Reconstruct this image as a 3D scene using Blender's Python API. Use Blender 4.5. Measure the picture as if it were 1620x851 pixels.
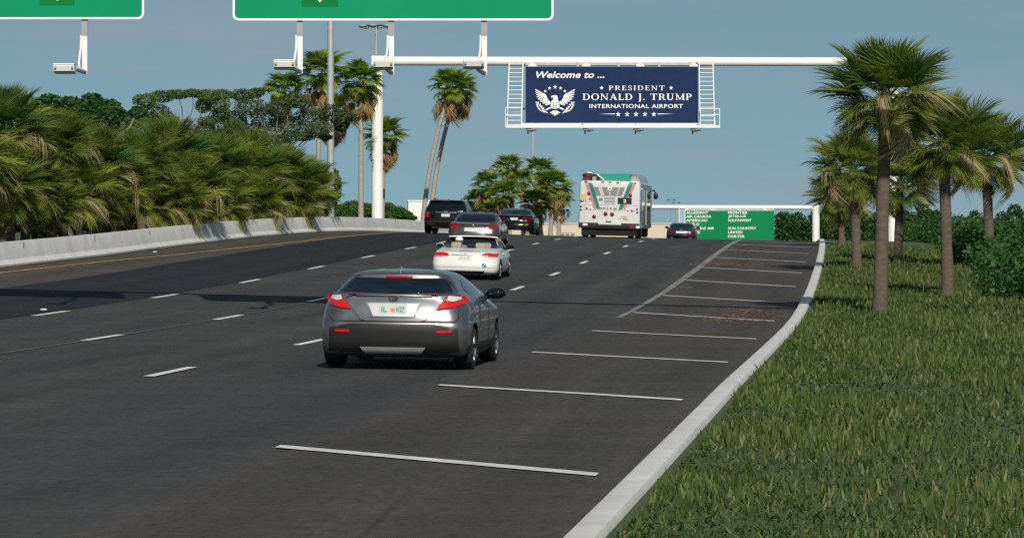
import bpy, bmesh, math, random
import numpy as np
from mathutils import Vector, Matrix

scene = bpy.context.scene
for o in list(bpy.data.objects):
    bpy.data.objects.remove(o)
random.seed(7)
RNG = np.random.default_rng(11)

# ------------------------------------------------------------------ camera, sky, sun, exposure
F = 5800.0      # focal length in pixels of the 1620 px wide picture
YH = 357.0      # row of the horizon
HC = 2.49       # eye height
cam_data = bpy.data.cameras.new('camera')
cam = bpy.data.objects.new('camera', cam_data)
scene.collection.objects.link(cam)
cam.location = (0, 0, HC)
cam.rotation_euler = (math.radians(90), 0, 0)
cam_data.sensor_width = 36.0
cam_data.lens = 36.0 * F / 1620.0
cam_data.shift_x = (810 - 600) / 1620.0
cam_data.shift_y = -(425.5 - YH) / 1620.0
cam_data.clip_start = 0.5
cam_data.clip_end = 20000
scene.camera = cam

SUN_TO = Vector((0.11, -1.0, 0.714)).normalized()
SUN_EL = math.asin(SUN_TO.z)
SUN_ROT = math.atan2(SUN_TO.x, SUN_TO.y)
world = bpy.data.worlds.new('World')
scene.world = world
world.use_nodes = True
wn, wl = world.node_tree.nodes, world.node_tree.links
wn.clear()
w_out = wn.new('ShaderNodeOutputWorld')
w_bg = wn.new('ShaderNodeBackground')
w_bg.inputs['Strength'].default_value = 0.068
w_sky = wn.new('ShaderNodeTexSky')
w_sky.sky_type = 'NISHITA'
w_sky.sun_disc = False
w_sky.sun_elevation = SUN_EL
w_sky.sun_rotation = SUN_ROT
w_sky.altitude = 0
w_sky.air_density = 1.0
w_sky.dust_density = 0.6
w_sky.ozone_density = 1.5
w_tc = wn.new('ShaderNodeTexCoord')
w_add = wn.new('ShaderNodeVectorMath')
w_add.operation = 'ADD'
w_add.inputs[1].default_value = (0, 0, 0.20)
w_nrm = wn.new('ShaderNodeVectorMath')
w_nrm.operation = 'NORMALIZE'
wl.new(w_tc.outputs['Generated'], w_add.inputs[0])
wl.new(w_add.outputs[0], w_nrm.inputs[0])
wl.new(w_nrm.outputs[0], w_sky.inputs['Vector'])
# thin high cloud
w_map = wn.new('ShaderNodeMapping')
w_map.inputs['Scale'].default_value = (9, 9, 42)
w_noise = wn.new('ShaderNodeTexNoise')
w_noise.inputs['Scale'].default_value = 1.6
w_noise.inputs['Detail'].default_value = 4
w_noise.inputs['Roughness'].default_value = 0.55
w_ramp = wn.new('ShaderNodeMapRange')
w_ramp.inputs['From Min'].default_value = 0.46
w_ramp.inputs['From Max'].default_value = 0.80
w_ramp.inputs['To Max'].default_value = 0.7
w_mix = wn.new('ShaderNodeMix')
w_mix.data_type = 'RGBA'
w_mix.inputs['B'].default_value = (4.6, 5.0, 5.6, 1)
wl.new(w_tc.outputs['Generated'], w_map.inputs['Vector'])
wl.new(w_map.outputs[0], w_noise.inputs['Vector'])
wl.new(w_noise.outputs['Fac'], w_ramp.inputs['Value'])
wl.new(w_ramp.outputs[0], w_mix.inputs['Factor'])
w_tint = wn.new('ShaderNodeMix')
w_tint.data_type = 'RGBA'
w_tint.blend_type = 'MULTIPLY'
w_tint.inputs['Factor'].default_value = 1
w_tint.inputs['B'].default_value = (1.10, 1.20, 1.0, 1)
wl.new(w_sky.outputs[0], w_tint.inputs['A'])
wl.new(w_tint.outputs['Result'], w_mix.inputs['A'])
wl.new(w_mix.outputs['Result'], w_bg.inputs['Color'])
wl.new(w_bg.outputs[0], w_out.inputs['Surface'])

sun_data = bpy.data.lights.new('sun', 'SUN')
sun_data.energy = 4.2
sun_data.angle = math.radians(0.5)
sun_data.color = (1.0, 0.93, 0.83)
sun = bpy.data.objects.new('sun', sun_data)
scene.collection.objects.link(sun)
sun.rotation_euler = (-SUN_TO).to_track_quat('-Z', 'Y').to_euler()
sun.location = (0, 0, 60)

scene.view_settings.view_transform = 'Standard'
scene.view_settings.look = 'None'
scene.view_settings.exposure = 0.0
scene.view_settings.gamma = 1.0
scene.view_settings.use_curve_mapping = False
scene.cycles.max_bounces = 6
scene.cycles.transparent_max_bounces = 12
scene.cycles.use_denoising = False
scene.cycles.filter_width = 1.3

# ------------------------------------------------------------------ terrain functions
KY = np.array([-60, 0, 25, 50, 60, 75, 95, 115, 135, 155, 175, 195, 215, 235, 255, 300, 400, 500, 700.])
KP = np.array([.5, .22, .20, .12, .07, 0, .058, .259, .463, .582, .545, .30, -.05, -.45, -1.0, -3.2, -8.0, -9.4, -11.5])
KM = np.gradient(KP, KY)


def prof(x):
    x = np.asarray(x, float)
    i = np.clip(np.searchsorted(KY, x) - 1, 0, len(KY) - 2)
    h = KY[i + 1] - KY[i]
    t = np.clip((x - KY[i]) / h, 0, 1)
    return (2*t**3 - 3*t**2 + 1)*KP[i] + (t**3 - 2*t**2 + t)*h*KM[i] + (-2*t**3 + 3*t**2)*KP[i+1] + (t**3 - t**2)*h*KM[i+1]


def xm(Y):
    return -13.73 + .1486*Y - .872e-4*Y*Y


def heading(Y):
    return .1486 - 2*.872e-4*Y


def zr(X, Y):
    c = .008 + .015*np.clip((np.asarray(Y, float) - 45)/35, 0, 1)
    return prof(Y) + .0081*np.asarray(Y, float) - c*np.clip(X - xm(Y), -22, 22)


def zt(X, Y):
    """open ground beside the road"""
    Yc = np.minimum(Y, 420)
    return zr(X, Yc) - .12


def hit(px, py, lo=20, hi=230):
    Y = np.linspace(lo, hi, 9000)
    X = (px - 600)*Y/F
    d = HC + (YH - py)*Y/F - zr(X, Y)
    k = np.where((d[:-1] > 0) & (d[1:] <= 0))[0]
    k = k[0] if len(k) else int(np.argmin(abs(d)))
    return float(X[k]), float(Y[k])


def P(px, py, Y):
    return Vector(((px - 600)*Y/F, Y, HC + (YH - py)*Y/F))


# ------------------------------------------------------------------ mesh helpers
def link(o, parent=None):
    scene.collection.objects.link(o)
    if parent is not None:
        o.parent = parent
    return o


def tag(o, label=None, cat=None, group=None, kind=None):
    if label:
        o['label'] = label
    if cat:
        o['category'] = cat
    if group:
        o['group'] = group
    if kind:
        o['kind'] = kind
    return o


def thing(name, label, cat, loc=(0, 0, 0), group=None, rotz=0.0):
    o = bpy.data.objects.new(name, None)
    o.empty_display_size = .3
    o.location = loc
    o.rotation_euler = (0, 0, rotz)
    link(o)
    return tag(o, label, cat, group)


class MB:
    def __init__(s):
        s.v, s.f, s.m = [], [], []

    def add(s, vs, fs, m=0):
        b = len(s.v)
        s.v += [tuple(map(float, p)) for p in vs]
        s.f += [tuple(b + i for i in f) for f in fs]
        s.m += [m]*len(fs)
        return s

    def box(s, c, d, rz=0.0, m=0, M=None):
        x, y, z = d[0]/2, d[1]/2, d[2]/2
        vs = [Vector((i*x, j*y, k*z)) for k in (-1, 1) for j in (-1, 1) for i in (-1, 1)]
        R = M if M is not None else Matrix.Rotation(rz, 3, 'Z')
        c = Vector(c)
        return s.add([R @ p + c for p in vs],
                     [(0, 2, 3, 1), (4, 5, 7, 6), (0, 1, 5, 4), (2, 6, 7, 3), (0, 4, 6, 2), (1, 3, 7, 5)], m)

    def cyl(s, a, b, r0, r1=None, n=12, m=0, cap=True):
        r1 = r0 if r1 is None else r1
        return s.tube([a, b], [r0, r1], n, m, cap)

    def tube(s, pts, rs, n=8, m=0, cap=True):
        pts = [Vector(p) for p in pts]
        if not hasattr(rs, '__len__'):
            rs = [rs]*len(pts)
        vs, fs = [], []
        u = None
        for i, p in enumerate(pts):
            t = (pts[min(i+1, len(pts)-1)] - pts[max(i-1, 0)]).normalized()
            if u is None:
                u = t.orthogonal().normalized()
            u = (u - t*u.dot(t)).normalized()
            w = t.cross(u)
            for k in range(n):
                a = 2*math.pi*k/n
                vs.append(p + (u*math.cos(a) + w*math.sin(a))*rs[i])
        for i in range(len(pts)-1):
            for k in range(n):
                k2 = (k+1) % n
                fs.append((i*n+k, i*n+k2, (i+1)*n+k2, (i+1)*n+k))
        if cap:
            fs.append(tuple(range(n-1, -1, -1)))
            fs.append(tuple((len(pts)-1)*n + k for k in range(n)))
        return s.add(vs, fs, m)

    def grid(s, pts, m=0, flip=False):
        """pts: rows of points"""
        r, c = len(pts), len(pts[0])
        fs = []
        for i in range(r-1):
            for j in range(c-1):
                f = (i*c+j, i*c+j+1, (i+1)*c+j+1, (i+1)*c+j)
                fs.append(f[::-1] if flip else f)
        return s.add([p for row in pts for p in row], fs, m)

    def ball(s, c, r, n=12, k=8, m=0, M=None):
        c = Vector(c)
        r = Vector(r) if hasattr(r, '__len__') else Vector((r, r, r))
        rows = []
        for i in range(k+1):
            th = math.pi*i/k
            row = []
            for j in range(n+1):
                a = 2*math.pi*j/n
                p = Vector((r.x*math.sin(th)*math.cos(a), r.y*math.sin(th)*math.sin(a), r.z*math.cos(th)))
                row.append(c + (M @ p if M is not None else p))
            rows.append(row)
        return s.grid(rows, m, flip=False)

    def prism(s, poly, fn, depth, m=0):
        """poly: 2-D outline; fn(u, v, d) -> 3-D; extruded from d=0 to d=depth"""
        n = len(poly)
        vs = [fn(u, v, 0) for u, v in poly] + [fn(u, v, depth) for u, v in poly]
        fs = [tuple(range(n)), tuple(range(2*n-1, n-1, -1))]
        for i in range(n):
            j = (i+1) % n
            fs.append((i, j, n+j, n+i))
        return s.add(vs, fs, m)

    def mesh(s, name, mats, smooth=None):
        me = bpy.data.meshes.new(name)
        me.from_pydata(s.v, [], s.f)
        mats = mats if isinstance(mats, (list, tuple)) else [mats]
        for x in mats:
            me.materials.append(x)
        if len(mats) > 1:
            me.polygons.foreach_set('material_index', s.m)
        bm = bmesh.new()
        bm.from_mesh(me)
        bmesh.ops.remove_doubles(bm, verts=bm.verts, dist=1e-5)
        bmesh.ops.recalc_face_normals(bm, faces=bm.faces)
        bm.to_mesh(me)
        bm.free()
        if smooth:
            me.polygons.foreach_set('use_smooth', [True]*len(me.polygons))
            me.set_sharp_from_angle(angle=math.radians(smooth))
        me.update()
        return me

    def build(s, name, mats, parent=None, smooth=None, loc=None):
        o = bpy.data.objects.new(name, s.mesh(name, mats, smooth))
        if loc is not None:
            o.location = loc
        return link(o, parent)


def fast_mesh(name, v, f, mats, mi=None, col=None, smooth=False):
    me = bpy.data.meshes.new(name)
    v = np.asarray(v, np.float32)
    f = np.asarray(f, np.int32)
    k = f.shape[1]
    me.vertices.add(len(v))
    me.vertices.foreach_set('co', v.ravel())
    me.loops.add(f.size)
    me.loops.foreach_set('vertex_index', f.ravel())
    me.polygons.add(len(f))
    me.polygons.foreach_set('loop_start', np.arange(0, f.size, k, dtype=np.int32))
    me.polygons.foreach_set('loop_total', np.full(len(f), k, np.int32))
    for x in mats if isinstance(mats, (list, tuple)) else [mats]:
        me.materials.append(x)
    if mi is not None:
        me.polygons.foreach_set('material_index', np.asarray(mi, np.int32))
    if smooth:
        me.polygons.foreach_set('use_smooth', np.ones(len(f), bool))
    if col is not None:
        a = me.attributes.new('tint', 'FLOAT_COLOR', 'POINT')
        a.data.foreach_set('color', np.asarray(col, np.float32).ravel())
    me.update()
    me.validate()
    return me


# ------------------------------------------------------------------ materials
MATS = {}


def mat(name, base, rough=.5, metal=0.0, coat=0.0, spec=.5, noise=None, bump=None, emit=None):
    """noise=(scale, amount, stretch) darkens/lightens the base; bump=(scale, strength)"""
    if name in MATS:
        return MATS[name]
    m = bpy.data.materials.new(name)
    m.use_nodes = True
    nt = m.node_tree
    b = nt.nodes['Principled BSDF']
    b.inputs['Base Color'].default_value = (*base, 1)
    b.inputs['Roughness'].default_value = rough
    b.inputs['Metallic'].default_value = metal
    b.inputs['Specular IOR Level'].default_value = spec
    if coat:
        b.inputs['Coat Weight'].default_value = coat
        b.inputs['Coat Roughness'].default_value = .03
    tc = nt.nodes.new('ShaderNodeTexCoord')
    if noise:
        mp = nt.nodes.new('ShaderNodeMapping')
        mp.inputs['Scale'].default_value = noise[2] if len(noise) > 2 else (1, 1, 1)
        n = nt.nodes.new('ShaderNodeTexNoise')
        n.inputs['Scale'].default_value = noise[0]
        n.inputs['Detail'].default_value = 6
        n.inputs['Roughness'].default_value = .65
        mr = nt.nodes.new('ShaderNodeMapRange')
        mr.inputs['From Min'].default_value = .25
        mr.inputs['From Max'].default_value = .75
        mr.inputs['To Min'].default_value = 1 - noise[1]
        mr.inputs['To Max'].default_value = 1 + noise[1]
        mx = nt.nodes.new('ShaderNodeMix')
        mx.data_type = 'RGBA'
        mx.blend_type = 'MULTIPLY'
        mx.inputs['Factor'].default_value = 1
        mx.inputs['A'].default_value = (*base, 1)
        nt.links.new(tc.outputs['Object'], mp.inputs['Vector'])
        nt.links.new(mp.outputs[0], n.inputs['Vector'])
        nt.links.new(n.outputs['Fac'], mr.inputs['Value'])
        nt.links.new(mr.outputs[0], mx.inputs['B'])
        nt.links.new(mx.outputs['Result'], b.inputs['Base Color'])
    if bump:
        n2 = nt.nodes.new('ShaderNodeTexNoise')
        n2.inputs['Scale'].default_value = bump[0]
        n2.inputs['Detail'].default_value = 4
        bp = nt.nodes.new('ShaderNodeBump')
        bp.inputs['Strength'].default_value = bump[1]
        bp.inputs['Distance'].default_value = .02
        nt.links.new(tc.outputs['Object'], n2.inputs['Vector'])
        nt.links.new(n2.outputs['Fac'], bp.inputs['Height'])
        nt.links.new(bp.outputs[0], b.inputs['Normal'])
    if emit:
        b.inputs['Emission Color'].default_value = (*emit[0], 1)
        b.inputs['Emission Strength'].default_value = emit[1]
    MATS[name] = m
    return m


def asphalt(name, c0, c1, c2, grain=.5):
    """old road: long tyre-polished streaks along the lane, patches, fine grain"""
    m = bpy.data.materials.new(name)
    m.use_nodes = True
    nt = m.node_tree
    N, L = nt.nodes, nt.links
    b = N['Principled BSDF']
    b.inputs['Roughness'].default_value = .9
    b.inputs['Specular IOR Level'].default_value = .25
    uv = N.new('ShaderNodeAttribute')
    uv.attribute_name = 'lane'

    def noise(scale, detail=5, rough=.6, stretch=(1, 1, 1)):
        mp = N.new('ShaderNodeMapping')
        mp.inputs['Scale'].default_value = stretch
        n = N.new('ShaderNodeTexNoise')
        n.inputs['Scale'].default_value = scale
        n.inputs['Detail'].default_value = detail
        n.inputs['Roughness'].default_value = rough
        L.new(uv.outputs['Vector'], mp.inputs['Vector'])
        L.new(mp.outputs[0], n.inputs['Vector'])
        return n.outputs['Fac']

    def mrange(v, a, bb, c=0, d=1):
        r = N.new('ShaderNodeMapRange')
        r.inputs['From Min'].default_value = a
        r.inputs['From Max'].default_value = bb
        r.inputs['To Min'].default_value = c
        r.inputs['To Max'].default_value = d
        L.new(v, r.inputs['Value'])
        return r.outputs[0]

    def mix(fac, a, bb, mode='MIX'):
        x = N.new('ShaderNodeMix')
        x.data_type = 'RGBA'
        x.blend_type = mode
        if hasattr(fac, 'links'):
            L.new(fac, x.inputs['Factor'])
        else:
            x.inputs['Factor'].default_value = fac
        for key, val in (('A', a), ('B', bb)):
            if isinstance(val, tuple):
                x.inputs[key].default_value = (*val, 1)
            else:
                L.new(val, x.inputs[key])
        return x.outputs['Result']
    streak = mrange(noise(1.3, 6, .6, (1.0, .05, 1)), .32, .68)
    patch = mrange(noise(.16, 4, .6, (1.4, .45, 1)), .35, .65)
    col = mix(streak, c0, c1)
    col = mix(mrange(patch, 0, 1, 0, .8), col, c2)
    g = mrange(noise(9, 3, .8, (1, .35, 1)), .2, .8, 1 - grain*.5, 1 + grain*.5)
    col = mix(1.0, col, g, 'MULTIPLY')
    g2 = mrange(noise(.7, 3, .5, (.25, 1, 1)), .3, .7, .86, 1.12)
    col = mix(1.0, col, g2, 'MULTIPLY')
    # wheel paths polished a little paler, twice in every lane
    sx = N.new('ShaderNodeSeparateXYZ')
    L.new(uv.outputs['Vector'], sx.inputs[0])
    ml = N.new('ShaderNodeMath')
    ml.operation = 'MULTIPLY'
    ml.inputs[1].default_value = 2*math.pi/1.83
    L.new(sx.outputs['X'], ml.inputs[0])
    sn = N.new('ShaderNodeMath')
    sn.operation = 'SINE'
    L.new(ml.outputs[0], sn.inputs[0])
    col = mix(1.0, col, mrange(sn.outputs[0], -1, 1, .92, 1.09), 'MULTIPLY')
    # sparse dark cracks
    mp = N.new('ShaderNodeMapping')
    mp.inputs['Scale'].default_value = (.55, .16, 1)
    vo = N.new('ShaderNodeTexVoronoi')
    vo.feature = 'DISTANCE_TO_EDGE'
    vo.inputs['Scale'].default_value = .55
    L.new(uv.outputs['Vector'], mp.inputs['Vector'])
    L.new(mp.outputs[0], vo.inputs['Vector'])
    crk = mrange(vo.outputs['Distance'], .0, .010, .62, 1)
    col = mix(mrange(noise(.12, 2, .5), .50, .62), col, mix(1.0, col, crk, 'MULTIPLY'))
    L.new(col, b.inputs['Base Color'])
    bp = N.new('ShaderNodeBump')
    bp.inputs['Strength'].default_value = .5
    bp.inputs['Distance'].default_value = .01
    L.new(noise(60, 2, .7), bp.inputs['Height'])
    L.new(bp.outputs[0], b.inputs['Normal'])
    return m


def leaf_mat(name, a, b_, tip, dead, trans=.25, rough=.55, spec=.3):
    """tint: R = towards the tip, G = random per leaf, B = dryness of the leaf"""
    m = bpy.data.materials.new(name)
    m.use_nodes = True
    nt = m.node_tree
    N, L = nt.nodes, nt.links
    N.clear()
    out = N.new('ShaderNodeOutputMaterial')
    pr = N.new('ShaderNodeBsdfPrincipled')
    pr.inputs['Roughness'].default_value = rough
    pr.inputs['Specular IOR Level'].default_value = spec
    tr = N.new('ShaderNodeBsdfTranslucent')
    ms = N.new('ShaderNodeMixShader')
    ms.inputs['Fac'].default_value = trans
    at = N.new('ShaderNodeAttribute')
    at.attribute_name = 'tint'
    sp = N.new('ShaderNodeSeparateColor')
    L.new(at.outputs['Color'], sp.inputs['Color'])

    def mix(fac, A, B):
        x = N.new('ShaderNodeMix')
        x.data_type = 'RGBA'
        L.new(fac, x.inputs['Factor'])
        for k, v in (('A', A), ('B', B)):
            if isinstance(v, tuple):
                x.inputs[k].default_value = (*v, 1)
            else:
                L.new(v, x.inputs[k])
        return x.outputs['Result']
    c = mix(sp.outputs['Green'], a, b_)
    pw = N.new('ShaderNodeMath')
    pw.operation = 'POWER'
    pw.inputs[1].default_value = 5.0
    L.new(sp.outputs['Red'], pw.inputs[0])
    c = mix(pw.outputs[0], c, tip)
    c = mix(sp.outputs['Blue'], c, dead)
    L.new(c, pr.inputs['Base Color'])
    L.new(c, tr.inputs['Color'])
    L.new(pr.outputs[0], ms.inputs[1])
    L.new(tr.outputs[0], ms.inputs[2])
    L.new(ms.outputs[0], out.inputs['Surface'])
    return m


M_GALV = mat('galvanised_steel', (.42, .43, .44), .5, .3, noise=(3, .15))
M_WHITE = mat('white_paint_steel', (.80, .79, .76), .45, noise=(1.2, .07))
M_GREY = mat('grey_paint_steel', (.30, .31, .31), .5, noise=(2, .1))
M_DARK = mat('dark_steel', (.03, .03, .032), .5)
M_GREEN = mat('sign_green', (.0, .25, .115), .5, spec=.12, noise=(.5, .08))
M_GREEN2 = mat('sign_green_patch', (.0, .17, .03), .5, spec=.12)
M_GREENF = mat('far_sign_green', (.0, .195, .065), .5, spec=.12, noise=(.5, .06))
M_NAVY = mat('sign_navy', (.010, .025, .080), .5, spec=.12, noise=(1.2, .12))
M_SIGNW = mat('sign_white', (.80, .80, .80), .5)
M_SIGNBACK = mat('sign_aluminium', (.5, .5, .5), .5, .5)
M_CONC = mat('barrier_concrete', (.58, .575, .56), .9, spec=.2, noise=(1.3, .16, (1, 1, .45)), bump=(14, .25))
M_CONCD = mat('barrier_joint', (.03, .03, .03), .9)
M_BEIGE = mat('beige_wall', (.58, .50, .40), .9, noise=(.6, .08))
M_BWHITE = mat('white_stucco', (.80, .77, .72), .9, noise=(.5, .05))
M_GRASS = mat('grass_ground', (.05, .075, .022), .95, noise=(.8, .35), bump=(6, .5))
M_ASPH = asphalt('old_asphalt', (.034, .034, .034), (.066, .064, .061), (.043, .044, .046), .8)
M_NEWASPH = asphalt('new_asphalt', (.0115, .0130, .0165), (.020, .0215, .025), (.0155, .017, .0205), .6)
M_SHOULD = asphalt('shoulder_asphalt', (.050, .044, .038), (.076, .067, .058), (.060, .055, .048))
M_GOREA = asphalt('gore_asphalt', (.040, .039, .037), (.066, .063, .060), (.058, .050, .045), .9)
M_PAINT = mat('road_paint_white', (.70, .70, .68), .7, noise=(7, .28))
M_PAINTOLD = mat('road_paint_worn', (.19, .187, .18), .85, noise=(2.5, .6))
M_PAINTTHIN = mat('road_paint_faded', (.58, .58, .57), .8, noise=(3, .3))
M_YELLOW = mat('road_paint_yellow', (.38, .25, .085), .8, noise=(1.5, .45))
M_GHOST = mat('road_paint_ghost', (.066, .065, .063), .9, noise=(1.5, .5))
M_LITTER = mat('leaf_litter', (.26, .11, .05), .9, noise=(8, .4))
M_TRUNK = mat('palm_bark', (.10, .078, .058), .95, noise=(5, .4, (1, 1, 3)), bump=(12, .6))
M_TRUNKG = mat('tall_palm_bark', (.33, .30, .26), .95, noise=(5, .3, (1, 1, 4)), bump=(12, .5))
M_BARK = mat('tree_bark', (.22, .20, .17), .95, noise=(5, .35), bump=(10, .5))
L_SABAL = leaf_mat('sabal_leaf', (.050, .145, .028), (.27, .335, .050), (.27, .19, .055), (.50, .40, .24), .42, .5, .16)
L_WASH = leaf_mat('fan_palm_leaf', (.085, .215, .022), (.32, .44, .048), (.26, .22, .05), (.44, .28, .13), .46, .5, .16)
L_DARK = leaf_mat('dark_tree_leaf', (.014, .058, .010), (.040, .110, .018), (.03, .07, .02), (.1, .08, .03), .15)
L_OLIVE = leaf_mat('olive_tree_leaf', (.040, .105, .015), (.105, .175, .030), (.11, .12, .04), (.13, .1, .05), .25)
L_SHRUB = leaf_mat('scrub_leaf', (.032, .068, .018), (.10, .135, .050), (.10, .085, .055), (.15, .11, .07), .15)
L_BUSH = leaf_mat('bush_leaf', (.04, .095, .012), (.085, .16, .022), (.08, .14, .03), (.1, .1, .04), .25)

# ------------------------------------------------------------------ ground, road, markings
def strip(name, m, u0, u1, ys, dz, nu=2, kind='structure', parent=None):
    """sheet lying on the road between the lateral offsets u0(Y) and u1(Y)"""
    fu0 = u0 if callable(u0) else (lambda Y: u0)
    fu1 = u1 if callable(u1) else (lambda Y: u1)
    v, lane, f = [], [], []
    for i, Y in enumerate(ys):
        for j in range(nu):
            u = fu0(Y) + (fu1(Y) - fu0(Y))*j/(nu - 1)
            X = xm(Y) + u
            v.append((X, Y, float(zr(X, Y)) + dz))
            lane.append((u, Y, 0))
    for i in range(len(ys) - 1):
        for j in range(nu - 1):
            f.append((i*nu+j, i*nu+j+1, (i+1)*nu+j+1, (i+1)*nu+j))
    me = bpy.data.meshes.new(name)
    me.from_pydata(v, [], f)
    me.materials.append(m)
    a = me.attributes.new('lane', 'FLOAT_VECTOR', 'POINT')
    a.data.foreach_set('vector', np.array(lane, np.float32).ravel())
    me.polygons.foreach_set('use_smooth', [True]*len(me.polygons))
    o = bpy.data.objects.new(name, me)
    link(o, parent)
    if kind:
        o['kind'] = kind
    return o


YS = np.concatenate([np.arange(-40, 60, 5.), np.arange(60, 260, 2.), np.arange(260, 620, 8.)])
# open ground: one sheet to the horizon
def make_ground():
    xs = np.concatenate([[-6000, -2500, -900, -300, -150], np.arange(-90, 121, 6), [180, 350, 900, 2500, 6000]])
    ys = np.concatenate([[-400, -150, -60], np.arange(-40, 430, 6), [500, 700, 1100, 2000, 4000, 8000]])
    mb = MB()
    rows = []
    for Y in ys:
        row = []
        for X in xs:
            u = X - float(xm(np.clip(Y, -60, 420)))
            z = float(zt(X, Y))
            if Y > 420:
                z = float(zt(X, 420))
            if -12.2 < u < 11.9:
                z -= .35
            elif u >= 11.9 and Y < 420:
                z += .2
            row.append((X, Y, z))
        rows.append(row)
    mb.grid(rows)
    o = mb.build('ground', M_GRASS, smooth=180)
    o['kind'] = 'structure'


make_ground()
strip('asphalt_road', M_ASPH, -12.6, 11.6, YS, 0.0, 12)
strip('road_shoulder', M_SHOULD, -11.9, -8.2, YS, .004, 3)
strip('resurfaced_lane', M_NEWASPH, -8.2, -3.85, YS, .008, 3)
strip('gore_pavement', M_GOREA, 7.9, 11.4, YS, .004, 4)

YL = np.array([-40, 60, 85, 101, 112.6, 120.4, 132.5, 141.5, 160, 200, 600])
UL = np.array([-11.1, -11.1, -11.0, -10.89, -10.3, -9.65, -9.0, -8.6, -8.42, -8.42, -8.42])


def markings():
    # dashes of the three lane lines
    v, f = [], []

    def quad(u, Y0, Y1, w=.13, n=3):
        for k in range(n):
            a, b = Y0 + (Y1-Y0)*k/n, Y0 + (Y1-Y0)*(k+1)/n
            i = len(v)
            for (uu, YY) in ((u-w/2, a), (u+w/2, a), (u+w/2, b), (u-w/2, b)):
                X = xm(YY) + uu
                v.append((X, YY, float(zr(X, YY)) + .014))
            f.append((i, i+1, i+2, i+3))
    for u, Yc in ((-3.66, 75.1), (0.0, 74.95), (3.66, 98.5)):
        for k in range(-6, 24):
            Y = Yc + 12.1*k
            quad(u, Y - 1.52, Y + 1.52, .15)
    me = bpy.data.meshes.new('lane_marking')
    me.from_pydata(v, [], f)
    me.materials.append(M_PAINT)
    o = link(bpy.data.objects.new('lane_marking', me))
    o['kind'] = 'structure'
    # thin diagonal lines of the painted gore
    v, f = [], []
    for k in range(-4, 12):
        Y0 = 83.48 + 12.2*k
        n = 6
        for q in range(n):
            i = len(v)
            for t, s in ((q/n, -.5), ((q+1)/n, -.5), ((q+1)/n, .5), (q/n, .5)):
                u = 7.72 + t*3.3
                Y = Y0 - t*3.3 + s*.36
                X = xm(Y) + u
                v.append((X, Y, float(zr(X, Y)) + .014))
            f.append((i, i+1, i+2, i+3))
    me = bpy.data.meshes.new('gore_marking')
    me.from_pydata(v, [], f)
    me.materials.append(M_PAINTTHIN)
    o = link(bpy.data.objects.new('gore_marking', me))
    o['kind'] = 'structure'


markings()
strip('gore_edge_line', M_PAINTOLD, lambda Y: float(np.interp(Y, [80, 112], [7.56, 7.50])), lambda Y: float(np.interp(Y, [80, 112], [7.68, 7.72])), YS[YS >= 80], .012)
strip('yellow_edge_line', M_YELLOW, lambda Y: float(np.interp(Y, YL, UL)) - .08, lambda Y: float(np.interp(Y, YL, UL)) + .08, YS, .016)
strip('ghost_line', M_GHOST, -.06, .06, YS[YS < 130], .010)
strip('grass_verge', M_GRASS, 11.6, 34, YS[YS < 420], .10, 10)
# kerb along the right side of the gore (steps up to the grass)
def kerb():
    mb = MB()
    rows = []
    for Y in YS:
        X = float(xm(Y))
        rows.append([(X+u, Y, float(zr(X+u, Y)) + h) for u, h in
                     ((11.4, .002), (11.4, .13), (11.43, .15), (11.62, .15), (11.65, .10), (11.65, -.3))])
    mb.grid(rows)
    o = mb.build('kerb', M_CONC, smooth=40)
    o['kind'] = 'structure'


kerb()

# ------------------------------------------------------------------ concrete barrier
BY = np.array([-40, 60, 105, 119, 150, 168, 184, 205, 260, 400])
BU = np.array([-12.2, -12.1, -11.95, -11.6, -11.55, -11.3, -10.8, -10.0, -9.6, -9.6])


def barrier():
    mb = MB()
    prf = [(0.0, -.05), (0.0, .05), (.05, .07), (-.08, .19), (-.20, .66), (-.22, .685), (-.40, .685), (-.42, .66), (-.50, .05), (-.50, -.3)]
    prf[1] = (.06, .0)
    prf[0] = (.06, -.05)
    prf[2] = (.06, .06)
    ys = np.arange(-30, 330, 1.5)
    rows = []
    for Y in ys:
        u0 = float(np.interp(Y, BY, BU))
        row = []
        for du, h in prf:
            X = xm(Y) + u0 + du
            row.append((X, Y, float(zr(xm(Y) + u0, Y)) + h*(1.0 + .0*Y)))
        rows.append(row)
    mb.grid(rows)
    # vertical expansion joints
    for Yj in np.arange(17.5, 320, 9.15):
        u0 = float(np.interp(Yj, BY, BU))
        hd = float(heading(Yj))
        for (dx, z0, z1) in ((-.150, .40, .66),):
            X = float(xm(Yj)) + u0 + dx
            zb = float(zr(xm(Yj)+u0, Yj))
            mb.box((X, Yj, zb + (z0+z1)/2), (.012, .035, z1-z0), -hd, 1)
    o = mb.build('concrete_barrier', [M_CONC, M_CONCD], smooth=30)
    tag(o, 'long pale concrete traffic barrier curving along the left shoulder below the palms', 'barrier')


barrier()
M_DIRT = mat('gutter_dirt', (.026, .022, .019), .95, noise=(3, .5))
strip('gutter_dirt', M_DIRT, lambda Y: float(np.interp(Y, BY, BU)) + .05,
      lambda Y: float(np.interp(Y, BY, BU)) + .30 + .16*math.sin(Y*.7) + .08*math.sin(Y*2.3), np.arange(50, 230, .6), .012)

# ------------------------------------------------------------------ lettering
_TXT = {}


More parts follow.
